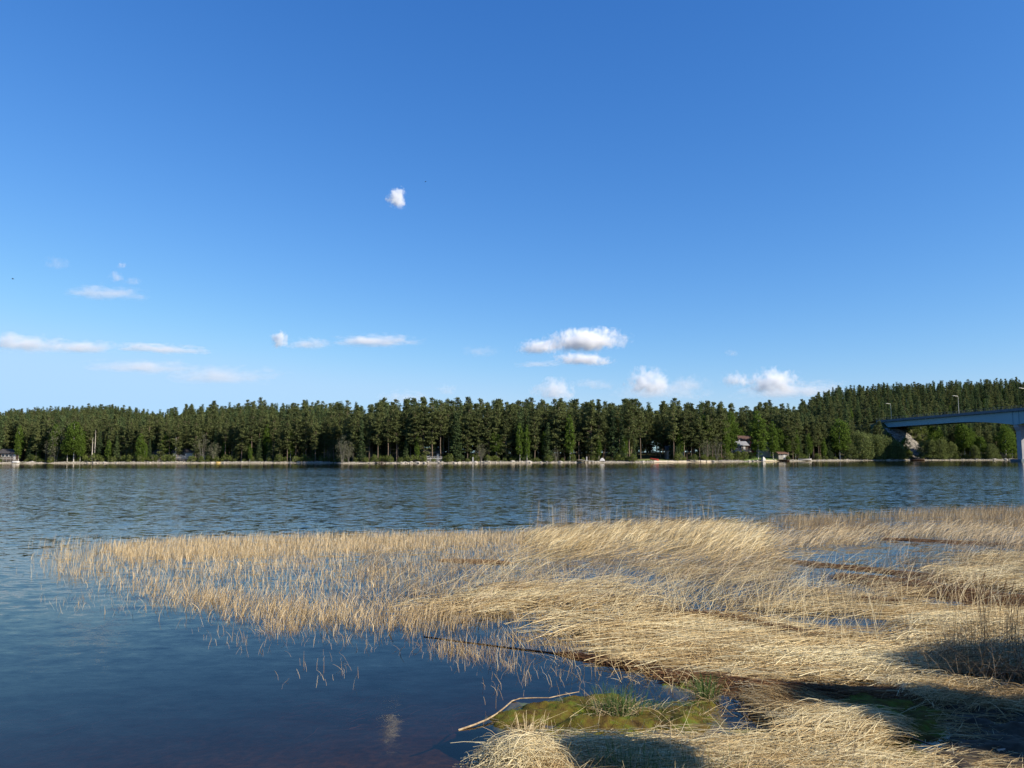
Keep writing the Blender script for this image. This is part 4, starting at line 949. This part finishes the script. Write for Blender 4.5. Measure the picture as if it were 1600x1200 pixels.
# 3 brownish standing reeds along the far right edge
B = Bed()
q = fill([(830, 828), (1000, 817), (1200, 812), (1400, 802), (1600, 794), (1760, 790), (1760, 818), (1600, 830), (1400, 832), (1200, 838), (1000, 838), (830, 842)], 14500, g, lambda x, y: .3+.7*cl(.3, .3, .6, 13)(x, y)); n_ = len(q)
B.add(stems('', base3(q, -.05), g.normal(.1, .8, n_), g.uniform(0, .25, n_), g.uniform(.1, 1.1, n_), g.uniform(.2, .5, n_), g.uniform(.008, .013, n_), 3, g, None, .36+.4*(fbm(q[:, 0]*.2, q[:, 1]*.4, 6, 3)-.5)+g.normal(0, .14, n_), False, kink=.08))
q = fill([(1200, 838), (1400, 830), (1600, 820), (1760, 815), (1760, 858), (1600, 862), (1400, 848), (1200, 858)], 3200, g, cl(.35, .42, .6, 15)); n_ = len(q)
B.add(stems('', base3(q, -.02), g.normal(.2, .3, n_), g.uniform(.2, .9, n_), g.uniform(1.1, 1.8, n_), g.uniform(.35, .8, n_), g.uniform(.009, .014, n_), 4, g, None, .62+g.normal(0, .22, n_), False, kink=.08))
q = fill([(840, 835), (1120, 822), (1120, 815), (840, 824)], 260, g); n_ = len(q)
B.add(stems('', base3(q, -.05), g.uniform(0, 6, n_), g.uniform(0, .12, n_), g.uniform(0, .35, n_), g.uniform(.7, 1.35, n_), .009, 3, g, None, .5+g.normal(0, .16, n_), False))
B.build('standing_reeds', M['reed'], 'brownish standing reeds along the far right edge of the bed', 'reeds')
# 4 thin drowned stubble between, water showing
B = Bed()
mid = [(560, 868), (830, 870), (1180, 885), (1600, 850), (1760, 850), (1760, 960), (1500, 960), (1250, 950), (900, 955), (700, 955), (560, 935)]
q = fill(mid, 7500, g, lambda x, y: .10+.9*cl(.9, .40, .66, 17)(x, y)); n_ = len(q)
B.add(stems('', base3(q, -.03), g.uniform(-1.2, 1.6, n_), g.uniform(0, .7, n_), g.uniform(.4, 1.6, n_), g.uniform(.15, .5, n_), g.uniform(.004, .008, n_), 3, g, None, .45+g.normal(0, .22, n_), False, kink=.3))
q = fill(mid, 1500, g, cl(.35, .35, .6, 19)); n_ = len(q)
B.add(stems('', base3(q, .0), g.normal(.2, .55, n_), g.uniform(.2, 1.2, n_), g.uniform(1.2, 1.75, n_), g.uniform(.6, 1.4, n_), g.uniform(.006, .010, n_), 5, g, None, .75+g.normal(0, .2, n_), False, kink=.12))
B.build('drowned_stubble', M['dull_reed'], 'thin grey reed stubble poking through shallow water inside the bed', 'reeds')

# 5 flattened pale straw mats
B = Bed()
def flow(x, y): return .9*(fbm(x*.35, y*.35, 23, 3)-.5)
def mat_(poly, n, th, L, wd=(.006, .010), K=5, tone=.66, up=.0, az0=0.0, dens=None, zb=0.0, kink=.11, spread=.30):
    q = fill(poly, n, g, dens); n_ = len(q); hmp = fbm(q[:, 0]*1.1, q[:, 1]*1.6, 29, 3)
    z = zb + th*g.random(n_)*(.4+1.2*hmp)
    lo = 1.571 - up*g.random(n_) - .06; ph1 = 1.571 + g.normal(.03, .06, n_) + up*.6
    az = az0 + flow(q[:, 0], q[:, 1]) + g.normal(0, spread, n_)
    flip = g.random(n_) < .12; az = np.where(flip, az+math.pi, az)
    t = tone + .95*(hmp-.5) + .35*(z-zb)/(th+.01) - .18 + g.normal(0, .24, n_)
    Ls = g.uniform(*L, n_); st = q - np.stack([np.cos(az), np.sin(az)], -1)*(Ls*.5)[:, None]
    B.add(stems('', base3(st, z), az, lo, ph1, Ls, g.uniform(*wd, n_), K, g, None, t, True, kink=kink))
mat_([(640, 945), (700, 925), (820, 916), (900, 915), (860, 950), (760, 962), (660, 958)], 700, .06, (.5, 1.1), (.008, .015), up=.35, dens=cl(.9, .35, .6, 45))
mat_([(880, 920), (960, 905), (1010, 925), (1060, 960), (1000, 985), (900, 1000), (850, 985), (860, 950)], 520, .07, (.6, 1.3), (.008, .014), up=.5, az0=.1)
mat_([(930, 985), (1040, 970), (1150, 964), (1260, 982), (1400, 998), (1500, 995), (1560, 1010), (1500, 1045), (1360, 1070), (1200, 1078), (1060, 1050), (940, 1022)], 3300, .05, (.5, 1.3), (.008, .016), up=.14, dens=lambda x, y: .25+.75*cl(.8, .36, .55, 43)(x, y))
mat_([(1020, 1010), (1200, 1000), (1400, 1020), (1420, 1050), (1250, 1070), (1100, 1050)], 2200, .10, (.4, 1.0), (.008, .014), up=.2, tone=.6, spread=.5)
mat_([(1400, 985), (1560, 965), (1700, 985), (1700, 1060), (1500, 1045)], 1800, .12, (.5, 1.1), (.008, .013), up=.4, tone=.6, spread=.5)
mat_([(1430, 875), (1600, 868), (1740, 880), (1740, 935), (1600, 925), (1480, 905)], 1700, .09, (.5, 1.2), (.009, .015), up=.35, tone=.74, dens=cl(.6, .3, .6, 37))
mat_([(1380, 950), (1600, 955), (1720, 965), (1600, 975), (1420, 970)], 1200, .05, (.6, 1.3), tone=.7)
mat_([(1150, 900), (1420, 900), (1480, 960), (1250, 960), (1120, 940)], 520, .04, (.6, 1.4), up=.15, dens=cl(.8, .42, .6, 39), tone=.6)
mat_([(1000, 880), (1230, 880), (1230, 900), (1060, 905)], 260, .04, (.6, 1.2), up=.2, dens=cl(.8, .4, .6, 41))
B.build('flattened_reeds', M['straw'], 'pale golden reeds pressed flat into mats on the shallow water', 'reeds')
# long single stems leaning over the mats
B = Bed()
q = fill([(860, 960), (1100, 930), (1500, 930), (1600, 950), (1600, 1040), (1300, 1060), (1000, 1030)], 480, g); n_ = len(q)
B.add(stems('', base3(q, 0), g.normal(.6, .8, n_), g.uniform(.1, .9, n_), g.uniform(.4, 1.3, n_), g.uniform(.4, 1.1, n_), .007, 4, g, None, .8+g.normal(0, .15, n_), True, kink=.08))
q = fill([(800, 1000), (1000, 1000), (1100, 1050), (1180, 1090), (1000, 1075), (900, 1045)], 260, g); n_ = len(q)
B.add(stems('', base3(q, -.03), g.uniform(0, 6.28, n_), g.uniform(0, 1.5, n_), g.uniform(.3, 1.7, n_), g.uniform(.15, .6, n_), .006, 4, g, None, .65+g.normal(0, .2, n_), True, kink=.3))
q = fill([(560, 900), (830, 880), (1180, 890), (1560, 880), (1560, 980), (1250, 975), (900, 985), (700, 965)], 520, g, cl(.5, .4, .6, 47)); n_ = len(q)
B.add(stems('', base3(q, 0), g.normal(.25, .5, n_), g.uniform(.5, 1.3, n_), g.uniform(1.3, 1.8, n_), g.uniform(.6, 1.5, n_), g.uniform(.007, .011, n_), 5, g, None, .85+g.normal(0, .15, n_), True, kink=.10))
B.build('leaning_reeds', M['straw'], 'single long pale reeds leaning over the flattened mats', 'reeds')

# 6 brown rotting reed drifts
B = Bed()
def drift(pl, n, wid, th=.1, tone=.45):
    W_ = at([p[0] for p in pl], [p[1] for p in pl]); seg = np.linalg.norm(np.diff(W_, axis=0), axis=1); cum = np.concatenate([[0], np.cumsum(seg)])
    s = g.random(n)*cum[-1]; x = np.interp(s, cum, W_[:, 0]); y = np.interp(s, cum, W_[:, 1]); i = np.clip(np.searchsorted(cum, s)-1, 0, len(seg)-1)
    d = (W_[i+1]-W_[i])/seg[i][:, None]; az = np.arctan2(d[:, 1], d[:, 0])
    prof = np.sin(np.pi*np.clip(s/cum[-1]*.9+.05, 0, 1))**.5; off = g.normal(0, wid, n)*prof
    p = np.stack([x-d[:, 1]*off, y+d[:, 0]*off], -1); L = g.uniform(.3, .9, n); az = az+g.normal(0, .22, n); p = p-np.stack([np.cos(az), np.sin(az)], -1)*(L/2)[:, None]
    z = np.maximum(0, th*np.exp(-(off/(wid+1e-6))**2)*g.random(n)*prof)
    B.add(stems('', base3(p, z), az, np.full(n, 1.571-.03), np.full(n, 1.571+.03), L, g.uniform(.006, .011, n), 3, g, None, tone+g.normal(0, .2, n), True, kink=.08))
drift([(1325, 902), (1420, 915), (1500, 930), (1620, 945), (1760, 962)], 4200, .42, .14, .62)
drift([(1200, 874), (1290, 884), (1385, 893)], 480, .20, .06, .62)
drift([(1380, 893), (1480, 905), (1600, 915)], 560, .24, .06, .6)
drift([(940, 932), (1000, 942), (1055, 962)], 520, .18, .06, .5)
drift([(1090, 962), (1180, 980), (1290, 1002)], 650, .22, .15, .65)
drift([(905, 1026), (1000, 1042), (1100, 1056), (1200, 1076)], 1400, .07, .05, .25)
drift([(1060, 1058), (1200, 1080), (1330, 1090), (1500, 1090)], 3400, .2, .12, .45)
drift([(700, 876), (790, 880)], 500, .12, .06, .75)
drift([(1390, 842), (1500, 848), (1600, 852)], 500, .2, .05, .5)
drift([(1340, 935), (1420, 942)], 300, .1, .05, .4)
B.build('rotting_reeds', M['brown_reed'], 'brown drifts of rotting reed lying across the bed', 'reeds')

# 7 tall dark stems at the right edge
B = Bed()
q = fill([(1470, 1040), (1540, 1000), (1700, 985), (1750, 1080), (1600, 1075), (1500, 1065)], 300, g); n_ = len(q)
B.add(stems('', base3(q, 0), g.uniform(0, 6.28, n_), g.uniform(0, .12, n_), g.uniform(0, .3, n_), g.uniform(.5, 1.25, n_)*np.clip((q[:, 0]-4.3)/2.6, .35, 1), g.uniform(.005, .008, n_), 4, g, None, .45+g.normal(0, .2, n_), True, kink=.05))
q = fill([(1400, 1040), (1540, 1030), (1700, 1040), (1700, 1090), (1500, 1080)], 380, g); n_ = len(q)
B.add(stems('', base3(q, 0), g.uniform(0, 6.28, n_), g.uniform(.2, .9, n_), g.uniform(.5, 1.8, n_), g.uniform(.4, 1.0, n_), .006, 4, g, None, .4+g.normal(0, .2, n_), True, kink=.15))
B.build('tall_reeds', M['dull_reed'], 'tall thin dark reed stems crowding the right edge', 'reeds')
# seed plumes that can be told apart
for (px, py, hh, lab) in ((1535, 905, .5, 'dark reed plume on a thin stem, leftmost of those near the right edge'), (1543, 930, .5, 'second dark reed plume below the leftmost one'), (1568, 918, .7, 'fluffy reed plume left of the pair at the right edge'), (1580, 922, .75, 'fluffy reed plume in the pair at the right edge'), (1592, 945, .8, 'lowest fluffy reed plume at the right edge')):
    b0 = at(px-6, py+75); r = empty('reed_plume', (b0[0], b0[1], 0)); tag(r, lab, 'reed', 'seed plumes on the tall reeds')
    T_ = at_y(px, py, b0[1]-.05); zt = T_[2]; dx = T_[0]-b0[0]
    MB().tube([(0, 0, -.1), (dx*.4, 0, zt*.5), (dx, -.05, zt)], [.005, .004, .003], 5).build('stem', M['dull_reed'], r)
    gp = np.random.default_rng(int(px)); nn_ = 90; s = gp.random(nn_); c = np.stack([dx+s*.05, -.05+0*s, zt-.03+s*.16], -1)
    V, Fs, T = stems('', c, gp.uniform(-.6, .9, nn_), gp.uniform(.2, .6, nn_), gp.uniform(.9, 1.8, nn_), gp.uniform(.03, .07, nn_)*(1-.6*s), .004, 2, gp, None, gp.uniform(.1, .6, nn_), False)
    link('plume', mesh_np('plume', V, Fs, 4, M['brown_reed'], T), r)

B = Bed()
q = fill([(-40, 1000), (500, 1000), (760, 1060), (1050, 1090), (760, 1160), (720, 1260), (-100, 1260)], 900, g, cl(.7, .42, .7, 51)); n_ = len(q); zb_ = ground_z(q[:, 0], q[:, 1])+.03
B.add(stems('', np.column_stack([q, zb_]), g.uniform(0, 6.28, n_), np.full(n_, 1.45), np.full(n_, 1.62), g.uniform(.08, .5, n_), g.uniform(.005, .010, n_), 3, g, None, .5+g.normal(0, .25, n_), True, kink=.2))
B.build('sunken_reeds', M['dull_reed'], 'broken reed bits lying on the lake bed in the brown shallows', 'reeds')
# 8 foreground mounds of straw on the bank
B = Bed()
mound = [(765, 1215), (800, 1182), (860, 1172), (980, 1166), (1120, 1164), (1240, 1162), (1310, 1162), (1350, 1172), (1350, 1195), (1440, 1225), (1440, 1300), (720, 1300)]
mat_(mound, 9500, .10, (.3, .75), (.005, .010), 5, .74, .25, .05, None, -.02, .10, .35)
mat_([(770, 1225), (800, 1190), (850, 1185), (870, 1225)], 1700, .20, (.25, .55), (.005, .009), 4, .7, .8, -.6, None, -.02, .12, .8)
mat_([(1190, 1085), (1240, 1085), (1300, 1110), (1400, 1150), (1330, 1165), (1230, 1140), (1190, 1110)], 3400, .14, (.3, .6), (.004, .008), 5, .38, .4, -.75, None, -.02, .1, .35)  # straw tone lowered to stand in for tree shade on this slope
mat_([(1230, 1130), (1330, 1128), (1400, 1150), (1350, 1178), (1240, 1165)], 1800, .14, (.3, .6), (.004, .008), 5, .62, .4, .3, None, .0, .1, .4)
mat_([(1390, 1075), (1480, 1075), (1600, 1095), (1720, 1100), (1720, 1130), (1600, 1118), (1500, 1110), (1440, 1100)], 3600, .12, (.2, .5), (.004, .008), 4, .45, .6, -.3, None, 0, .15, .9)
mat_([(1440, 1112), (1600, 1112), (1720, 1130), (1720, 1185), (1560, 1180), (1480, 1150)], 700, .04, (.3, .7), (.004, .007), 4, .35, .15, 0, None, 0, .1, .9)  # thin straw on the shaded ground, shade painted into its low tone
mat_([(1380, 1195), (1600, 1190), (1700, 1200), (1700, 1290), (1400, 1290)], 3500, .05, (.3, .7), (.004, .007), 4, .6, .15, 0, None, 0.02, .1, .5)
q = fill(mound, 520, g); n_ = len(q)
B.add(stems('', base3(q, .08), g.normal(.3, 1.2, n_), g.uniform(.6, 1.5, n_), g.uniform(.5, 1.6, n_), g.uniform(.15, .45, n_), .005, 4, g, None, .8+g.normal(0, .15, n_), True, kink=.1))
B.build('straw_mound', M['straw'], 'heaps of pale straw washed up along the near bank', 'straw')
B = Bed()
q = fill([(760, 1120), (1130, 1100), (1200, 1130), (1150, 1148), (900, 1148), (790, 1150)], 110, g); n_ = len(q)
B.add(stems('', base3(q, .0), g.normal(.2, 1.0, n_), g.uniform(1.2, 1.5, n_), g.uniform(1.3, 1.7, n_), g.uniform(.15, .6, n_), .005, 4, g, None, .6+g.normal(0, .25, n_), True, kink=.15))
q = fill([(1290, 1080), (1480, 1090), (1500, 1190), (1400, 1180)], 90, g); n_ = len(q)
B.add(stems('', base3(q, .0), g.normal(.2, 1.0, n_), g.uniform(1.2, 1.5, n_), g.uniform(1.3, 1.7, n_), g.uniform(.15, .6, n_), .005, 4, g, None, .45+g.normal(0, .25, n_), True, kink=.15))
B.build('loose_straw', M['straw'], 'loose straws lying on the moss and the dark pool', 'straw')

# 9 moss flats just at water level
m, n, l = new_mat('wet_moss'); b = N(n, 'BsdfPrincipled'); b.inputs['Roughness'].default_value = .95; b.inputs['Specular IOR Level'].default_value = .08
geo = N(n, 'NewGeometry'); nz = N(n, 'TexNoise'); nz.inputs['Scale'].default_value = 4.5; nz.inputs['Detail'].default_value = 11; nz.inputs['Roughness'].default_value = .75; l.new(geo.outputs['Position'], nz.inputs['Vector'])
r = ramp(n, [(.32, (.022, .013, .006)), (.44, (.075, .050, .014)), (.53, (.10, .085, .014)), (.66, (.085, .13, .016))]); l.new(nz.outputs['Fac'], r.inputs[0]); l.new(r.outputs[0], b.inputs['Base Color'])
nz2 = N(n, 'TexNoise'); nz2.inputs['Scale'].default_value = 60; nz2.inputs['Detail'].default_value = 3; l.new(geo.outputs['Position'], nz2.inputs['Vector'])
bp = N(n, 'Bump'); bp.inputs['Strength'].default_value = .8; bp.inputs['Distance'].default_value = .01; l.new(nz2.outputs['Fac'], bp.inputs['Height']); l.new(bp.outputs[0], b.inputs['Normal'])
o = N(n, 'OutputMaterial'); l.new(b.outputs[0], o.inputs[0]); M['moss'] = m
def moss(poly, seed, top, label, mat='moss', name='moss', kind='stuff'):
    W_ = at([p[0] for p in poly], [p[1] for p in poly]); lo, hi = W_.min(0)-.35, W_.max(0)+.35
    nx, ny = int((hi[0]-lo[0])/.025), int((hi[1]-lo[1])/.025); gx, gy = np.meshgrid(np.linspace(lo[0], hi[0], nx), np.linspace(lo[1], hi[1], ny))
    Pq = np.stack([gx.ravel(), gy.ravel()], -1)
    # signed distance to the outline
    dmin = np.full(len(Pq), 9.)
    for i in range(len(W_)):
        a, b_ = W_[i], W_[(i+1) % len(W_)]; ab = b_-a; t = np.clip(((Pq-a)@ab)/(ab@ab), 0, 1); dmin = np.minimum(dmin, np.linalg.norm(Pq-(a+t[:, None]*ab), axis=1))
    sd = np.where(inpoly(Pq, W_), dmin, -dmin)
    z = top + .018 - .045 + .05*np.clip(sd/.25, -3, 1) + .10*(fbm(Pq[:, 0]*2.6, Pq[:, 1]*3.4, seed, 5)-.5)*2 + .016*(vn(Pq[:, 0]*22, Pq[:, 1]*22, seed)-.5) - .9*np.maximum(0, -sd-.04)
    i = (np.arange(ny-1)[:, None]*nx+np.arange(nx-1)[None]).ravel(); kq = sd[i] > -.33
    i = i[kq]; return tag(link(name, mesh_np(name, np.column_stack([Pq, z]), np.stack([i, i+1, i+nx+1, i+nx], -1), 4, M[mat], smooth=True)), label, name, kind=kind)
moss([(755, 1122), (800, 1098), (880, 1088), (960, 1086), (1010, 1100), (1110, 1098), (1120, 1130), (1080, 1145), (800, 1152)], 3, .012, 'olive green wet moss flat round the big grass tuft')
moss([(1040, 1070), (1110, 1066), (1110, 1080), (1050, 1078)], 5, .002, 'small mossy patch by the smaller grass tuft')
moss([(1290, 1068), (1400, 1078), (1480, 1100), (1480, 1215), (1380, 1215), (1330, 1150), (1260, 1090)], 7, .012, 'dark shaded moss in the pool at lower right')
moss([(1130, 1143), (1200, 1138), (1230, 1160), (1140, 1160)], 8, .004, 'strip of moss between the pool and the straw heap')

M['mud'] = simple('shade_dark_mud', (.055, .040, .022), (.02, .014, .008), rough=.85, scale=5, bump=.5)  # brown soil, coloured darker to deepen the tree shade here
moss([(1455, 1100), (1560, 1096), (1760, 1110), (1760, 1240), (1440, 1240), (1470, 1180), (1500, 1150)], 12, .05, None, 'mud', 'mud', 'structure')
B = Bed()
q = fill([(770, 1120), (880, 1092), (1100, 1098), (1110, 1130), (1070, 1142), (800, 1148)], 5200, g, cl(2.4, .42, .6, 61), .05); n_ = len(q)
B.add(stems('', base3(q, .0), g.uniform(0, 6.28, n_), g.uniform(0, .7, n_), g.uniform(.4, 1.6, n_), g.uniform(.015, .055, n_), .004, 2, g, None, g.uniform(0, .8, n_), False, kink=.2))
B.build('moss_shoots', M['sedge'], 'short green shoots sprouting from the moss flat', 'moss')
# 10 green sedge tufts, each a thing of its own
def tuft(px, py, w_, h_, n, label, mat='sedge', dry=40, name='grass_tuft', cat='grass tuft', sp=.35):
    c = at(px, py); gp = np.random.default_rng(int(px*7+py)); r = empty(name, (c[0], c[1], 0)); tag(r, label, cat, 'green grass tufts by the near bank')
    q = gp.normal(0, 1, (n, 2))*[w_/2.2, w_/3.2]; az = np.arctan2(q[:, 1], q[:, 0])+gp.normal(0, .5, n); rr = np.linalg.norm(q, axis=1)/w_
    V, Fs, T = stems('', base3(q, -.03), az, gp.uniform(0, .15, n), gp.uniform(.05, sp, n)+rr*sp, h_*gp.uniform(.5, 1.1, n), gp.uniform(.004, .008, n), 4, gp, None, gp.uniform(.1, 1, n), False, kink=.03)
    link('blades', mesh_np('blades', V, Fs, 4, M[mat], T), r)
    if dry:
        q = gp.normal(0, 1, (dry, 2))*[w_/1.8, w_/2.8]; V, Fs, T = stems('', base3(q, .0), gp.uniform(0, 6.28, dry), gp.uniform(.3, 1.2, dry), gp.uniform(1.2, 2.0, dry), gp.uniform(.5, 1.2, dry)*h_, .006, 4, gp, None, gp.uniform(.3, .9, dry), True, kink=.12)
        link('dry_blades', mesh_np('dry_blades', V, Fs, 4, M['reed'], T), r)
    return r
tuft(965, 1114, .30, .32, 330, 'green grass tuft with spiky blades on the moss flat', dry=160)
tuft(1103, 1092, .15, .33, 200, 'narrow upright green grass tuft at the foot of the straw mats', dry=90)
tuft(1078, 1122, .20, .16, 60, 'thin short tuft at the right end of the moss flat', dry=40)
tuft(1072, 1074, .10, .13, 34, 'small yellow green plant left of the narrow tuft', 'lime', 0, 'small_plant', 'plant', 1.1)
tuft(985, 1205, .55, .26, 330, 'dark green grass growing through the shaded straw at the bottom', dry=30)
tuft(1090, 1215, .5, .24, 160, 'sparser green grass in the shaded straw right of the other patch', dry=30)
tuft(825, 1148, .2, .25, 50, 'dry spiky tuft at the left end of the straw heap', 'reed', 60)
tuft(1320, 1200, .12, .35, 26, 'few thin dark stalks rising from the straw at the bottom', 'dull_reed', 20)
# sticks
def stick(pl, rd, name, label, mat, z=.012, side=None):
    W_ = at([p[0] for p in pl], [p[1] for p in pl]); c = W_.mean(0); r = empty(name, (c[0], c[1], 0)); tag(r, label, 'branch')
    k = len(W_); zs = [z[i] if hasattr(z, '__len__') else z for i in range(k)]
    MB().tube([(a[0]-c[0], a[1]-c[1], zz_) for a, zz_ in zip(W_, zs)], [rd*(1-.6*i/(k-1)) for i in range(k)], 7).build('stem', M[mat], r)
    if side:
        W2 = at([p[0] for p in side], [p[1] for p in side]); MB().tube([(a[0]-c[0], a[1]-c[1], .03) for a in W2], [rd*.5, rd*.3, rd*.15][:len(W2)], 5).build('twig', M[mat], r)
stick([(955, 1037), (910, 1026), (800, 1013), (730, 1004), (662, 995)], .016, 'floating_stick', 'long thin black stick floating at the edge of the reed mats', 'stick', .006)
stick([(716, 1141), (742, 1135), (762, 1128), (776, 1121), (790, 1111), (800, 1102), (812, 1098), (835, 1097), (858, 1097), (880, 1092), (905, 1086)], .011, 'bent_branch', 'pale bent branch lying over the moss into the water', 'tan_wood', [.0, .02, .03, .04, .05, .05, .05, .05, .05, .05, .04], [(762, 1126), (785, 1131), (812, 1141)])
stick([(1405, 1153), (1440, 1168), (1478, 1183)], .014, 'dark_branch', 'short dark branch across the sunlit moss at lower right', 'stick', .06)
stick([(1560, 1188), (1588, 1184), (1598, 1183)], .016, 'cut_stick', 'short bleached stick at the lower right corner', 'dead_wood', .09)

# ------------------------------------------------------------------ alders on the near bank, right of the view, whose shade falls on the bottom right
def near_alder(seed, H, W, ncl, cb=.35):
    return broad_kind(seed, H, cb, W, .07, 'shrub', 'grey_bark', ncl, 60, 3)
def shade_tree(px, py, hz, r_, seed, label, ncl=150):
    """a tree whose crown centre stands hz above the water on the line from the sun to that spot"""
    c = at(px, py); k = hz/math.tan(SUN_EL); x = c[0]+math.sin(SUN_AZ)*k; y = c[1]+math.cos(SUN_AZ)*k
    H = hz+r_; kd = near_alder(seed, H, r_*1.1, int(ncl*.8), max(.1, (hz-r_)/H)); z = gz(x, y)-.1
    rt = empty('alder_tree', (x, y, min(z, .2)), seed); tag(rt, label, 'alder', 'alders on the near bank')
    for pn, me in kd[0]: link(pn, me, rt)
shade_tree(1670, 1060, 4.2, 1.1, 61, 'alder on the near bank right of the view, standing farthest from the path')
shade_tree(1480, 1125, 4.6, .75, 62, 'alder on the near bank right of the view, slim middle one')
shade_tree(1680, 1165, 4.6, 1.0, 63, 'alder on the near bank right of the view, broad one')
shade_tree(1000, 1200, 4.4, .38, 64, 'small crowned alder on the near bank right of the view', 90)


# unseen birches added behind the viewer to close off low sky and darken shade
for i, (x, y, h, lab) in enumerate([(-12, -8, 12, 'leftmost birch added behind the viewpoint to block sky light'), (-7, -12, 13, 'tall birch added behind the viewpoint to block sky light, second from the left'), (-3, -8, 11, 'shorter birch added straight behind the viewpoint to block sky light'),
        (1.5, -12, 13, 'tall birch added behind the viewpoint to block sky light, right of the shorter one'), (7, -17, 14, 'tallest birch added behind the viewpoint to block sky light'), (-18, -15, 14, 'birch added far back at the left to block sky light'), (12, -5, 12, 'birch added right of and behind the viewpoint to block sky light, nearest to the alders'), (16, -7, 13, 'birch added farther right behind the viewpoint to block sky light'), (20.5, -9, 13, 'rightmost birch added behind the viewpoint to block sky light')]):
    plant(BIRCHES[i % 3], 'birch_tree', x, y, gz(x, y)-.1, h, i*1.1, lab, 'birch', 'birches added behind the viewpoint', 1.5)
